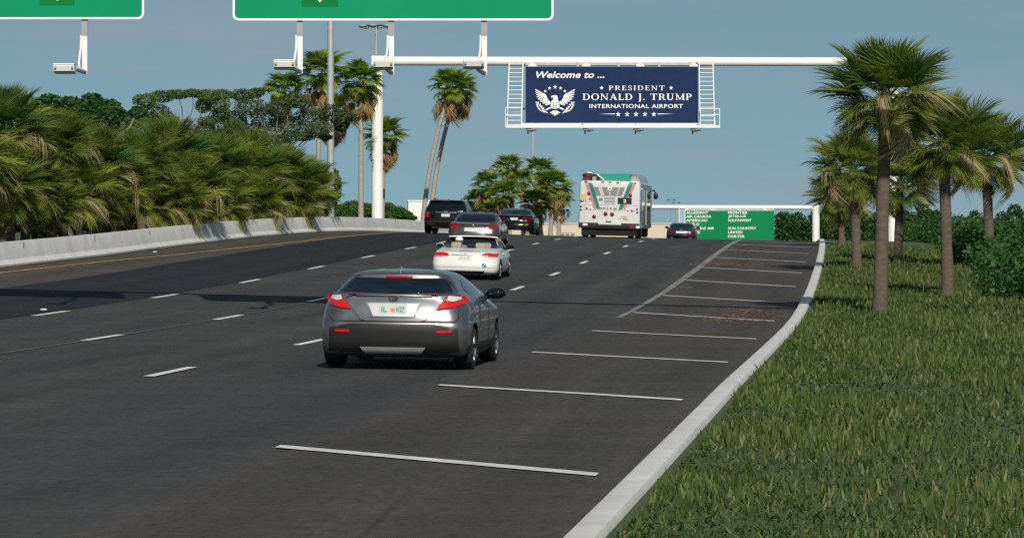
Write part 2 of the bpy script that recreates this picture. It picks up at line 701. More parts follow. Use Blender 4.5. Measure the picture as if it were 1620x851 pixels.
def text_mesh(s, bold=0.0, shear=0.0, spacing=1.0):
    key = (s, bold, shear, spacing)
    if key not in _TXT:
        cu = bpy.data.curves.new('lettering', 'FONT')
        cu.body = s
        cu.size = 1
        cu.offset = bold
        cu.shear = shear
        cu.space_character = spacing
        cu.resolution_u = 3
        ob = bpy.data.objects.new('lettering', cu)
        scene.collection.objects.link(ob)
        dg = bpy.context.evaluated_depsgraph_get()
        me = bpy.data.meshes.new_from_object(ob.evaluated_get(dg))
        v = [(p.co.x, p.co.y) for p in me.vertices]
        f = [tuple(p.vertices) for p in me.polygons]
        bpy.data.objects.remove(ob)
        bpy.data.curves.remove(cu)
        bpy.data.meshes.remove(me)
        _TXT[key] = (v, f)
    return _TXT[key]


def put_text(mb, s, x0, x1, z0, z1, fn, bold=.02, shear=0.0, spacing=1.0, m=0):
    """fit the text into the box (x0..x1, z0..z1); fn(x, z) -> 3-D point"""
    v, f = text_mesh(s, bold, shear, spacing)
    a = np.array(v)
    lo, hi = a.min(0), a.max(0)
    sx, sz = (x1-x0)/(hi[0]-lo[0]), (z1-z0)/(hi[1]-lo[1])
    mb.add([fn(x0 + (p[0]-lo[0])*sx, z0 + (p[1]-lo[1])*sz) for p in v], f, m)


def arc(cx, cy, rx, ry, tx, ty, a0, a1, n=14):
    o, i = [], []
    for k in range(n+1):
        a = math.radians(a0 + (a1-a0)*k/n)
        o.append((cx + rx*math.cos(a), cy + ry*math.sin(a)))
        i.append((cx + (rx-tx)*math.cos(a), cy + (ry-ty)*math.sin(a)))
    return [[o[k], o[k+1], i[k+1], i[k]] for k in range(n)]


def rect(x0, x1, y0, y1):
    return [(x0, y0), (x1, y0), (x1, y1), (x0, y1)]


T, H = .17, .075      # thick and thin strokes


def glyph(c):
    st = [rect(.08, .08+T, 0, 1), rect(0, .33, 0, .05), rect(0, .33, .95, 1)]
    if c == 'I':
        return .33, st
    if c == 'P':
        return .66, st + [rect(.2, .36, .93, 1), rect(.2, .36, .42, .42+H)] + arc(.34, .71, .32, .29, T, H, -90, 90)
    if c == 'R':
        return .76, glyph('P')[1] + [[(.36, .46), (.50, .46), (.80, 0), (.60, 0)], rect(.58, .82, 0, .05)]
    if c == 'E':
        return .64, st + [rect(.2, .6, .93, 1), rect(.2, .6, 0, H), rect(.2, .48, .47, .47+H),
                          rect(.55, .6, .80, 1), rect(.57, .63, 0, .22), rect(.44, .49, .38, .63)]
    if c == 'L':
        return .64, st + [rect(.2, .6, 0, H), rect(.56, .63, 0, .24)]
    if c == 'D':
        return .84, st + [rect(.2, .40, .93, 1), rect(.2, .40, 0, H)] + arc(.38, .5, .44, .5, T, H, -90, 90, 18)
    if c == 'O':
        return .90, arc(.44, .5, .44, .53, T, H, 0, 360, 30)
    if c == 'S':
        return .56, arc(.27, .74, .24, .28, .12, H*1.2, 20, 270, 14) + arc(.27, .27, .27, .29, .12, H*1.2, -160, 90, 14) + [rect(.45, .50, .70, .98), rect(.02, .07, .02, .30)]
    if c == 'N':
        return .90, [rect(.10, .10+H, 0, 1), rect(.72, .72+H, 0, 1), [(.02, 1), (.24, 1), (.80, 0), (.70, 0)],
                     rect(0, .27, 0, .05), rect(.62, .90, .95, 1), rect(0, .2, .95, 1)]
    if c == 'T':
        return .78, [rect(.30, .30+T, 0, 1), rect(.2, .57, 0, .05), rect(0, .77, .93, 1), rect(0, .06, .75, 1), rect(.71, .77, .75, 1)]
    if c == 'A':
        return .86, [[(.40, 1), (.48, 1), (.17, 0), (.09, 0)], [(.36, 1), (.50, 1), (.82, 0), (.62, 0)], rect(.24, .62, .30, .30+H),
                     rect(0, .25, 0, .05), rect(.56, .88, 0, .05)]
    if c == 'U':
        return .88, [rect(.10, .10+T, .3, 1), rect(.66, .66+H, .3, 1), rect(0, .36, .95, 1), rect(.56, .84, .95, 1)] + arc(.42, .32, .32, .34, .13, .11, 180, 360, 14)
    if c == 'M':
        return 1.06, [rect(.12, .12+H, 0, 1), rect(.82, .82+T, 0, 1), [(.06, 1), (.24, 1), (.56, .05), (.48, .05)], [(.84, 1), (.95, 1), (.55, .05), (.48, .05)],
                      rect(0, .30, 0, .05), rect(.72, 1.06, 0, .05), rect(.0, .2, .95, 1), rect(.84, 1.06, .95, 1)]
    if c == 'J':
        return .42, [rect(.14, .14+T, -.1, 1), rect(.04, .42, .95, 1)] + arc(.05, -.08, .26, .22, T, .08, -90, 10, 8)
    if c == '.':
        return .2, [rect(.03, .19, 0, .16)]
    return .38, []


def put_serif(mb, s, x0, x1, z0, z1, fn, gap=.12, m=0):
    x, out = 0.0, []
    for c in s:
        w, polys = glyph(c)
        for p in polys:
            out.append([(x + a, b) for a, b in p])
        x += w + gap
    x -= gap
    k = (x1-x0)/x
    for i, p in enumerate(out):
        dy = Vector((0, -.0008*(i % 7), 0))       # strokes of a letter overlap: each a hair in front of the last
        mb.add([Vector(fn(x0 + a*k, z0 + b*(z1-z0))) + dy for a, b in p], [tuple(range(len(p)))], m)


def star(cx, cz, r, inner=.42):
    return [(cx + (r if k % 2 == 0 else r*inner)*math.sin(math.pi*k/5), cz + (r if k % 2 == 0 else r*inner)*math.cos(math.pi*k/5)) for k in range(10)]


def rounded(x0, x1, z0, z1, r, n=6):
    pts = []
    for cx, cz, a0 in ((x1-r, z1-r, 0), (x0+r, z1-r, 90), (x0+r, z0+r, 180), (x1-r, z0+r, 270)):
        for k in range(n+1):
            a = math.radians(a0 + 90*k/n)
            pts.append((cx + r*math.cos(a), cz + r*math.sin(a)))
    return pts


# ------------------------------------------------------------------ front gantry with two green signs (top of the picture)
YG = 76.5
def front_gantry():
    t = thing('sign_gantry', 'near overhead sign gantry that carries two big green signs across the road', 'gantry', (0, YG + .55, 0))
    zb = 9.35
    b = MB()
    b.tube([(-17, .9, zb), (-8, .25, zb), (0, 0, zb), (9, -.6, zb), (18.2, -1.3, zb)], .25, 16)
    b.build('beam', M_WHITE, t, 40)
    for x, y in ((-17, .9), (18.2, -1.3)):
        c = MB()
        g = float(zr(np.clip(x, -14, 15), YG)) - .3
        c.cyl((x, y, g), (x, y, zb + .5), .36, .30, 20)
        c.cyl((x, y, g), (x, y, g + .45), .6, .55, 16)
        c.build('column', M_WHITE, t, 40)
    return t


front_gantry()


def green_sign(px0, px1, pyb, top, label, arrow_px, patch, tone_split):
    a, b = P(px0, pyb, YG), P(px1, pyb, YG)
    t = thing('highway_sign', label, 'road sign', (a.x, YG, a.z), 'green overhead road signs above the near lanes')
    w, h = b.x - a.x, top - a.z
    k = YG/F
    r = 9*k
    mb = MB()
    mb.prism(rounded(0, w, 0, h, r), lambda u, v, d: (u, d, v), .03)
    mb.build('sign_border', M_SIGNW, t)
    e = 3.6*k
    mb = MB()
    mb.prism(rounded(e, w-e, e, h-e, r-e*.6), lambda u, v, d: (u, -.006 + d*.1, v), .03)
    mb.build('sign_face', M_GREEN, t)
    # panel of another green and the down arrow whose tip reaches into the picture
    x0, x1 = (patch[0]-px0)*k, (patch[1]-px0)*k
    z0 = (pyb - 10)*k
    z0 = 22*k
    mb = MB()
    mb.prism(rect(x0, x1, z0, z0 + .55), lambda u, v, d: (u, -.010 + d*.1, v), .03)
    mb.build('exit_panel', M_GREEN2, t)
    mb = MB()
    cx, zt_ = (arrow_px-px0)*k, 28.5*k
    mb.prism([(cx, zt_), (cx+.16, zt_+.2), (cx+.05, zt_+.17), (cx+.05, zt_+.42), (cx-.05, zt_+.42), (cx-.05, zt_+.17), (cx-.16, zt_+.2)],
             lambda u, v, d: (u, -.014 + d*.1, v), .03)
    mb.build('arrow', M_SIGNW, t)
    # stiffeners behind the panel
    mb = MB()
    n = max(2, int(w/1.6))
    for i in range(n):
        x = w*(i+.5)/n
        mb.box((x, .10, h*.5 - .02), (.09, .12, h*.96))
    mb.box((w/2, .18, (9.35 - a.z)), (w*.9, .06, .3))
    mb.build('stiffener', M_GREY, t)


green_sign(-150, 228, 31, 9.78, 'green overhead road sign at the upper left, its left end cut by the frame', 91, (63, 118), 0)
green_sign(368, 876, 33, 9.72, 'widest green overhead road sign, at the top between the two sign gaps', 506, (477, 535), 0)


def sign_light(px, pyb, bx0, bx1, by0, by1, foot, label):
    """drop arm from the sign with a long luminaire at its end"""
    top = P(px, 31, YG + .1)
    k = YG/F
    t = thing('sign_light', label, 'sign light', (top.x, YG + .1, top.z), 'white sign lights hung below the green signs')
    zb = -(pyb - 31)*k
    mb = MB()
    mb.box((0, 0, .35), (.13, .10, 1.4), m=1)
    mb.box((.005, 0, (zb - .32)/2 - .0), (.105, .09, -(zb) - .32 + .02), m=0)
    mb.tube([(-.075, -.02, -.33), (-.08, -.02, -.6), (-.12, -.02, zb*.8), (-.11, -.02, zb + .1)], .028, 8)
    mb.build('drop_arm', [M_WHITE, M_GREY], t)
    Yl = YG - 2.6
    c = P((bx0+bx1)/2, (by0+by1)/2, Yl)
    c = Vector((c.x - top.x, Yl - (YG+.1), c.z - top.z))
    w, h = (bx1-bx0)*Yl/F, (by1-by0)*Yl/F
    mb = MB()
    mb.tube([(0, 0, zb + .04), (c.x*.5, c.y*.5, zb + .05), (c.x + w*.2, c.y + .15, c.z - h*.45)], .055, 8)
    mb.build('bracket', M_WHITE, t)
    mb = MB()
    q = .03
    prf = [(c.y - .22, c.z - h/2), (c.y - .26, c.z + h*.2), (c.y - .24, c.z + h/2), (c.y + .22, c.z + h/2), (c.y + .20, c.z - h*.2), (c.y + .10, c.z - h/2 - .04)]
    mb.prism(prf, lambda u, v, d: (c.x - w/2 + d, u, v), w)
    lum = mb.build('luminaire', M_WHITE, t)
    mb = MB()
    mb.box((c.x, c.y - .255, c.z + h*.42), (w*1.02, .03, .025))
    for s in (-1, 1):
        mb.box((c.x + s*w*.41, c.y - .262, c.z + h*.0), (w*.1, .025, h*.34), m=1)
    mb.build('end_plate', [M_WHITE, M_GREY], lum)
    mb = MB()
    mb.box((c.x, c.y + .0, c.z - h/2 - .03), (w*.9, .3, .03))
    mb.build('lens', M_GREY, lum)


LG = 'white sign light '
sign_light(134, 117, 86, 119, 101.5, 113.5, 1, LG + 'hanging below the upper left green sign')
sign_light(474.5, 116, 434, 467, 95.5, 107, 1, LG + 'below the wide sign, in front of the tall palms')
sign_light(619, 118, 590, 622, 96, 107, 1, LG + 'in front of the top of the white column')
sign_light(766, 119, 733, 766, 96, 106, 1, LG + 'below the wide sign, over the leaning palm crown')

# ------------------------------------------------------------------ white gantry with the navy welcome sign
YW = 205.0
kW = YW/F


def Pw(cx, cy, dy=0.0):
    """from the 4.5x crop (790,80) of the photograph to the sign plane"""
    p = P(790 + cx/4.5, 80 + cy/4.5, YW)
    return Vector((p.x, YW + dy, p.z))


def welcome_gantry():
    b0 = P(588, 97, YW + .6)
    t = thing('overhead_gantry', 'white tubular gantry with one round column behind the barrier carrying the navy sign', 'gantry', (0, YW + .6, 0))
    zb, xr = b0.z, P(1415, 97, YW).x
    xl = P(597, 97, YW).x
    mb = MB()
    mb.cyl((P(607, 97, YW).x, 0, zb), (xr, 0, zb - .05), 7.2*kW, 7.0*kW, 24)
    mb.build('beam', M_WHITE, t, 40)
    mb = MB()
    mb.cyl((xl, 0, -.5), (xl, 0, zb + .18), 9.3*kW, 9.0*kW, 28)
    mb.build('column', M_WHITE, t, 40)
    mb = MB()
    mb.box((xl + .02, 0, zb + .02), (.69, .66, .52))
    mb.box((xl + .40, 0, zb + .0), (.06, .60, .60))
    mb.build('joint_plate', M_WHITE, t)
    mb = MB()
    mb.cyl((xr, 0, -3), (xr, 0, zb + .4), 9.3*kW, 9.0*kW, 28)
    mb.build('column', M_WHITE, t, 40)


welcome_gantry()


def welcome_sign():
    o = Pw(187, 515)
    t = thing('welcome_sign', 'navy blue welcome sign with white lettering and eagle emblem, hung on the white gantry', 'sign', (o.x, YW, o.z))

    def fn(d):
        return lambda cx, cy: tuple(Pw(cx, cy) - o + Vector((0, d, 0)))
    A = fn(0)

    def loc(cx, cy, d=0.0):
        return Pw(cx, cy) - o + Vector((0, d, 0))
    mb = MB()
    mb.prism([(187, 117), (1413, 117), (1413, 515), (187, 515)], lambda u, v, d: tuple(loc(u, v, d)), .10)
    for cy in range(140, 500, 26):
        mb.box(tuple(loc(1431, cy, .02)), (.07, .05, .09), m=1)
    mb.build('panel', [M_NAVY, M_DARK], t)
    f = fn(-.012)
    g = lambda x, z: f(x, -z)
    mb = MB()
    put_text(mb, 'Welcome to ...', 262, 748, -198, -151, g, .024, .28, 1.02)
    mb.build('lettering', M_SIGNW, t)
    mb = MB()
    put_text(mb, 'INTERNATIONAL AIRPORT', 641, 1307, -412, -383, g, .012, 0, 1.08)
    mb.build('lettering', M_SIGNW, t)
    mb = MB()
    put_serif(mb, 'PRESIDENT', 778, 1176, -285, -252, g, .24)
    mb.build('lettering', M_SIGNW, t)
    mb = MB()
    put_serif(mb, 'DONALD J. TRUMP', 593, 1369, -354, -309, g, .13)
    mb.build('lettering', M_SIGNW, t)
    for cx, cz, r in ((728, 268, 16), (1222, 268, 16), (846, 455, 19), (910, 455, 19), (973, 455, 19), (1036, 455, 19), (1100, 455, 19)):
        mb = MB()
        mb.add([g(*p) for p in star(cx, -cz, r)], [tuple(range(10))])
        mb.build('star', M_SIGNW, t)
    for tri in (((708, -453), (822, -456), (822, -450)), ((1247, -453), (1127, -456), (1127, -450))):
        mb = MB()
        mb.add([g(*p) for p in tri], [(0, 1, 2)])
        mb.build('ruled_line', M_SIGNW, t)
    # eagle emblem, drawn in pixels of the 8.96x crop at (840, 100)
    mb = MB()

    def e(x, y):
        return f((840 + x/8.9625 - 790)*4.5, (100 + y/8.9625 - 80)*4.5)

    cnt = [0]

    def poly(p, mirror=False):
        cnt[0] += 1
        dy = Vector((0, -.0008*(cnt[0] % 9), 0))
        mb.add([Vector(e(*q)) + dy for q in p], [tuple(range(len(p)))])
        if mirror:
            mb.add([Vector(e(684-q[0], q[1])) + dy for q in p], [tuple(range(len(p)))])
    poly([(284, 478), (298, 463), (345, 455), (372, 466), (380, 492), (384, 540), (306, 540), (314, 512), (322, 494), (300, 488), (287, 492)])
    poly([(306, 530), (384, 530), (412, 556), (276, 556)])
    for k in range(6):
        x0 = 279 + k*22
        poly([(x0, 562), (x0+15, 562), (x0+15, 640 + 14*(1-abs(k-2.5)/2.5)), (x0, 640 + 14*(1-abs(k-2.5)/2.5))])
    poly([(279, 563), (405, 563), (405, 573), (279, 573)])
    inner = [(150, 426), (158, 452), (170, 478), (186, 502), (204, 524), (222, 544), (242, 562), (258, 580)]
    tips = [(64, 376), (68, 410), (74, 443), (84, 478), (104, 510), (132, 541), (168, 570), (206, 592), (246, 606)]
    for k in range(8):
        ix, iy = inner[k]
        tx, ty = tips[k]
        d = Vector((tx-ix, ty-iy)).normalized()
        n = Vector((-d.y, d.x))
        w = 11.5
        poly([(ix + n.x*w*.8, iy + n.y*w*.8), (ix - n.x*w*.8, iy - n.y*w*.8), (tx - n.x*w*.75, ty - n.y*w*.75), (tx - d.x*-6, ty - d.y*-6), (tx + n.x*w*.5, ty + n.y*w*.5)], True)
    poly([(152, 420), (190, 434), (216, 456), (228, 490), (238, 520), (272, 548), (272, 584), (252, 574), (226, 548), (204, 522), (184, 494), (164, 458)], True)
    for dx, y in ((-62, 712), (-34, 732), (0, 748), (34, 732), (62, 712)):
        poly([(342 + dx*.3 - 9, 676), (342 + dx*.3 + 9, 676), (342 + dx + 15, y - 6), (342 + dx, y), (342 + dx - 15, y - 6)])
    poly([(272, 628), (252, 632), (206, 662), (216, 672), (262, 652), (280, 644)], True)
    poly([(240, 712), (228, 716), (170, 664), (80, 560), (92, 566), (180, 654)], True)
    for cx, cy, a in ((84, 590, 60), (104, 568, 100), (98, 622, 40), (128, 596, 110), (116, 652, 30), (152, 624, 110), (146, 676, 20), (176, 650, 110), (182, 690, 30), (78, 566, 75)):
        ca, sa = math.cos(math.radians(a)), math.sin(math.radians(a))
        poly([(cx + 24*u*ca - 11*w*sa, cy + 24*u*sa + 11*w*ca) for u, w in ((-1, 0), (-.4, .8), (.4, .8), (1, 0), (.4, -.8), (-.4, -.8))], True)
    for cx, cy, r in ((203, 400, 24), (263, 358, 27), (342, 343, 31), (420, 358, 27), (480, 400, 24)):
        poly([(p[0], -p[1]) for p in star(cx, -cy, r, .45)])
    mb.build('eagle_emblem', M_SIGNW, t)
    # grey mounting channel behind the top and the wide box under the beam
    mb = MB()
    mb.box(tuple((loc(187, 96, .30) + loc(1413, 96, .30))/2), (loc(1413, 0).x - loc(187, 0).x, .3, 20/4.5*kW))
    for cx in (260, 560, 850, 1140, 1360):
        mb.box(tuple(loc(cx, 300, .18)), (.14, .15, 3.4))
    mb.build('mounting_frame', M_GALV, t)
    # white bottom rail and walkway
    mb = MB()
    z1, z0 = loc(0, 520).z, loc(0, 538).z
    mb.box(((loc(160, 0).x + loc(1425, 0).x)/2, -.16, (z0+z1)/2), (loc(1425, 0).x - loc(160, 0).x, .12, z1-z0))
    z1, z0 = loc(0, 540).z, loc(0, 556).z
    mb.box(((loc(38, 0).x + loc(1556, 0).x)/2, -.75, (z0+z1)/2), (loc(1556, 0).x - loc(38, 0).x, 1.1, z1-z0))
    for cx in (590, 970):
        mb.box(tuple(loc(cx, 528, -.24)), (.03, .06, .16), m=1)
    mb.build('walkway', [M_WHITE, M_DARK], t)
    for cx in (205, 610, 968, 1375):
        mb = MB()
        mb.box(tuple(loc(cx, 562, -.7)), (.28, .9, .14))
        mb.box(tuple(loc(cx - 30, 550, -1.0)), (.22, .3, .12))
        mb.box(tuple(loc(cx + 18, 576, -.6)), (.20, .5, .10), m=0)
        mb.box(tuple(loc(cx + 40, 572, -.7)), (.22, .3, .07), m=0)
        mb.box(tuple(loc(cx - 4, 584, -.5)), (.07, .07, .22), m=1)
        mb.build('bracket', [M_WHITE, M_DARK], t)
    # lamps above the panel
    for cx in (235, 618, 1003, 1385):
        mb = MB()
        c = loc(cx, 116, -.05)
        w, h = 30/4.5*kW, 21/4.5*kW
        mb.prism([(c.x + w*math.cos(a), c.z + h*math.sin(a)) for a in np.linspace(0, math.pi, 15)], lambda u, v, d: (u, c.y + d, v), .30)
        mb.build('lamp_dome', M_SIGNW, t, 60)
    # ladders at both ends
    for x0, x1, b0, b1 in ((70, 168, 50, 152), (1420, 1516, 1418, 1522)):
        mb = MB()
        for xa, xb in ((x0, b0), (x1, b1)):
            mb.tube([loc(xa, 52, -.25), loc(xb, 545, -1.0)], 4.6/4.5*kW, 8)
        n = 16
        for i in range(n):
            s = (i + .6)/n
            l0, l1 = loc(x0, 52, -.25).lerp(loc(b0, 545, -1.0), s), loc(x1, 52, -.25).lerp(loc(b1, 545, -1.0), s)
            mb.tube([l0, l1], 2.9/4.5*kW, 6)
        mb.box(tuple(loc((x0+x1)/2, 58, -.2)), ((x1-x0+30)/4.5*kW, .2, 16/4.5*kW))
        mb.build('ladder', M_WHITE, t, 40)
    # hand rails on the walkway ends
    for xs, ys in (((38, 66, 150), (415, 462)), ((1420, 1555), (420, 462))):
        mb = MB()
        for y in ys:
            mb.tube([loc(xs[0], y, -1.1), loc(xs[-1], y, -1.1)], 3/4.5*kW, 6)
        for x in xs[::max(1, len(xs)-1)]:
            mb.tube([loc(x, ys[0], -1.1), loc(x, 545, -1.1)], 3/4.5*kW, 6)
        mb.build('hand_rail', M_WHITE, t, 40)


welcome_sign()

# ------------------------------------------------------------------ far gantry with the green airline sign
YF = 330.0
kF = YF/F


def Pf(cx, cy, dy=0.0):
    p = P(1020 + cx/9.0, 300 + cy/9.0, YF)
    return Vector((p.x, YF + dy, p.z))


def far_gantry():
    t = thing('far_gantry', 'low distant white gantry beam past the bus, over the crest of the road', 'gantry', (0, YF + .6, 0))
    x0, x1, z = P(985, 0, YF).x, P(1292, 0, YF).x, Pf(0, 248).z
    mb = MB()
    mb.cyl((x0, 0, z), (x1, 0, z - .05), 3.4*kF, 3.4*kF, 20)
    mb.build('beam', M_WHITE, t, 40)
    for x in (x0, x1):
        mb = MB()
        mb.cyl((x, 0, -7), (x, 0, z + .3), .36, .33, 18)
        mb.build('column', M_WHITE, t, 40)


far_gantry()


def far_sign():
    o = Pf(572, 900)
    t = thing('airline_sign', 'far green sign listing airlines in two columns, its foot hidden by the road crest', 'road sign', (o.x, YF, o.z))

    def loc(cx, cy, d=0.0):
        return Pf(cx, cy) - o + Vector((0, d, 0))
    xr = 1840
    mb = MB()
    mb.prism([(572, 302), (xr, 302), (xr, 800), (572, 800)], lambda u, v, d: tuple(loc(u, v, d)), .1)
    mb.build('panel', M_GREENF, t)
    g = lambda x, z: tuple(loc(x, -z, -.012))
    rows = [310, 365, 420, 475, 532, 590, 648, 704]
    left = ['ALLEGIANT', 'AIR CANADA', 'AMERICAN', 'AVELO', 'BAHAMAS AIR', 'BREEZE', 'DELTA']
    lw = [312, 356, 297, 186, 396, 196, 160]
    right = ['FRONTIER', 'JETBLUE', 'SOUTHWEST', None, 'SUN COUNTRY', 'UNITED', 'PORTER']
    rw = [278, 253, 333, 0, 400, 205, 235]
    for y, s, w in zip(rows, left, lw):
        mb = MB()
        put_text(mb, s, 592, 592 + w, -(y+37), -y, g, .022, 0, 1.03)
        mb.build('lettering', M_SIGNW, t)
    for y, s, w in zip(rows, right, rw):
        if s:
            mb = MB()
            put_text(mb, s, 1187, 1187 + w, -(y+37), -y, g, .022, 0, 1.03)
            mb.build('lettering', M_SIGNW, t)
    mb = MB()
    c0, c1 = loc(572, 284, .25), loc(xr, 284, .25)
    mb.box(tuple((c0+c1)/2), (c1.x-c0.x, .2, 36/9*kF))
    mb.build('mounting_frame', M_GALV, t)
    for cx in (600, 970, 1340, 1710):
        mb = MB()
        c = loc(cx, 299, -.05)
        w, h = 27/9*kF, 15/9*kF
        mb.prism([(c.x + w*math.cos(a), c.z + h*math.sin(a)) for a in np.linspace(0, math.pi, 13)], lambda u, v, d: (u, c.y + d, v), .25)
        mb.build('lamp_dome', M_SIGNW, t, 60)
    mb = MB()
    for x in (483, 568):
        mb.tube([loc(x, 258, -.4), loc(x, 800, -.4)], 7/9*kF, 6)
    for i in range(18):
        y = 268 + 28*i
        mb.tube([loc(483, y, -.4), loc(568, y, -.4)], 4/9*kF, 6)
    mb.build('ladder', M_WHITE, t)


far_sign()

# ------------------------------------------------------------------ light poles
def lamp_ring(mb, c, r, n, s):
    for k in range(n):
        a = 2*math.pi*(k+.3)/n
        d = Vector((math.cos(a), math.sin(a), 0))
        mb.cyl(c, c + d*r, .05*s, .05*s, 6, 1)
        mb.ball(c + d*r + Vector((0, 0, -.05*s)), (.34*s, .34*s, .17*s), 10, 6, 0)
        mb.ball(c + d*(r*.96) + Vector((0, 0, -.16*s)), (.24*s, .24*s, .10*s), 8, 6, 2)


def high_mast(px, pytop, Y, r0, r1, label, ring_r=1.25, n=6, s=1.0, zg=None):
    top = P(px, pytop, Y)
    zg = float(zt(top.x, Y)) - .5 if zg is None else zg
    t = thing('high_mast_light', label, 'light mast', (top.x, Y, zg), 'tall grey light masts')
    mb = MB()
    mb.cyl((0, 0, 0), (0, 0, top.z - zg), r0, r1, 18)
    mb.build('mast', M_GALV, t, 40)
    mb = MB()
    lamp_ring(mb, Vector((0, 0, top.z - zg)), ring_r, n, s)
    mb.build('lamp_ring', [M_GREY, M_DARK, M_SIGNW], t, 50)


high_mast(523, -330, 178, .19, .11, 'thick pale grey light mast rising behind the palms beside the white column')
high_mast(595, 41, 300, .12, .09, 'thin light mast with a ring of lamps just under the wide green sign', 1.15, 6, 1.0)
high_mast(843, 170, 330, .13, .10, 'slim light mast rising behind the navy sign from the right palm cluster', 1.0, 6, .9)
high_mast(776, 268, 420, .1, .08, 'distant light mast with its lamp ring poking out left of the right palm cluster', .75, 5, .9)


def street_lamp(px, pytop, Y, w, label):
    top = P(px, pytop, Y)
    zg = -7.0
    t = thing('street_lamp', label, 'street lamp', (top.x, Y, zg), 'twin arm street lamps by the far sign')
    mb = MB()
    mb.cyl((0, 0, 0), (0, 0, top.z - zg), .10, .07, 8)
    mb.build('pole', M_GREY, t, 40)
    mb = MB()
    mb.box((0, 0, top.z - zg), (w, .10, .07))
    mb.build('arm', M_GREY, t)
    for s in (-1, 1):
        mb = MB()
        mb.box((s*w*.36, 0, top.z - zg + .03), (w*.3, .28, .13))
        mb.build('lamp_head', M_DARK, t)


street_lamp(1062, 317, 400, .85, 'thin twin lamp street light left of the ladder of the airline sign')
street_lamp(1070, 321, 430, .9, 'shorter twin lamp street light just beside the airline sign ladder')

# ------------------------------------------------------------------ far buildings
def far_walls():
    t = thing('parapet_wall', 'long low beige wall on the far side of the crest behind bus and palms', 'wall', (0, 320, 0))
    mb = MB()
    x0, x1 = P(690, 0, 320).x, P(1086, 0, 320).x
    z1 = P(0, 354.5, 320).z
    mb.box(((x0+x1)/2, 0, z1/2 - 5), (x1-x0, .4, z1 + 10))
    mb.build('wall_face', M_BEIGE, t)
    mb = MB()
    mb.box(((x0+x1)/2, 0, z1 + .04), (x1-x0 + .1, .55, .10))
    mb.build('coping', M_BEIGE, t)
    mb = MB()
    for px in (890, 898, 906, 1000, 1006):
        mb.box((P(px, 0, 320).x, -.26, P(0, 369.5, 320).z), (.3, .1, .22))
    mb.build('drain', M_GREY, t)
    t = thing('white_building', 'plain white flat roofed building behind the leaning palm trunks', 'building', (0, 400, 0))
    a, b = P(646, 318.5, 400), P(735, 318.5, 400)
    mb = MB()
    mb.box(((a.x+b.x)/2, 6, a.z/2 - 4), (b.x-a.x, 12, a.z + 8))
    mb.build('wall', M_BWHITE, t)
    mb = MB()
    mb.box(((a.x+b.x)/2, 6, a.z + .06), (b.x-a.x + .2, 12.2, .12))
    mb.build('roof_edge', M_BWHITE, t)


far_walls()

# ------------------------------------------------------------------ vehicles
M_TYRE = mat('tyre_rubber', (.012, .012, .012), .85)
M_RIM = mat('alloy_rim', (.45, .46, .48), .3, .9)
M_RIMD = mat('dark_rim', (.05, .05, .055), .35, .7)
M_TRIM = mat('black_trim', (.010, .010, .011), .5)
M_UNDER = mat('underbody', (.006, .006, .006), .9)
M_CHROME = mat('chrome', (.75, .76, .78), .12, 1.0)
M_GLASS = mat('tinted_glass', (.004, .008, .013), .03, 0, .0, .38)
M_RED = mat('tail_lamp_red', (.50, .006, .004), .15, 0, .6, emit=((1, .02, .01), .10))
M_REDD = mat('dark_tail_lamp', (.20, .004, .006), .15, 0, .6)
M_CLEAR = mat('lamp_clear', (.72, .70, .68), .12, .2, .6)
M_PLATE = mat('licence_plate', (.55, .60, .56), .45)
M_PLATEG = mat('plate_green', (.10, .30, .20), .5)
M_ORANGE = mat('plate_orange', (.70, .25, .05), .5)
M_SILVER = mat('silver_grey_paint', (.215, .21, .222), .33, .85, .6)
M_CARWHITE = mat('white_car_paint', (.66, .655, .63), .3, 0, .5)
M_GREYPAINT = mat('graphite_paint', (.125, .125, .135), .28, .8, .7)
M_BLACKPAINT = mat('black_car_paint', (.005, .0055, .0065), .14, 0, .3, .35)
M_BROWNBLACK = mat('dark_suv_paint', (.006, .005, .005), .14, 0, .2, .3)
M_BLUEPAINT = mat('navy_car_paint', (.010, .014, .045), .25, .2, .8)
M_BEIGESEAT = mat('beige_leather', (.32, .30, .26), .7)
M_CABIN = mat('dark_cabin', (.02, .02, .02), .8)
M_SKIN = mat('skin', (.50, .30, .21), .6)
M_CAP = mat('white_cap_cloth', (.85, .85, .85), .8)
M_SHIRT = mat('grey_shirt', (.16, .17, .19), .9)
M_HAIR = mat('brown_hair', (.06, .04, .03), .7)


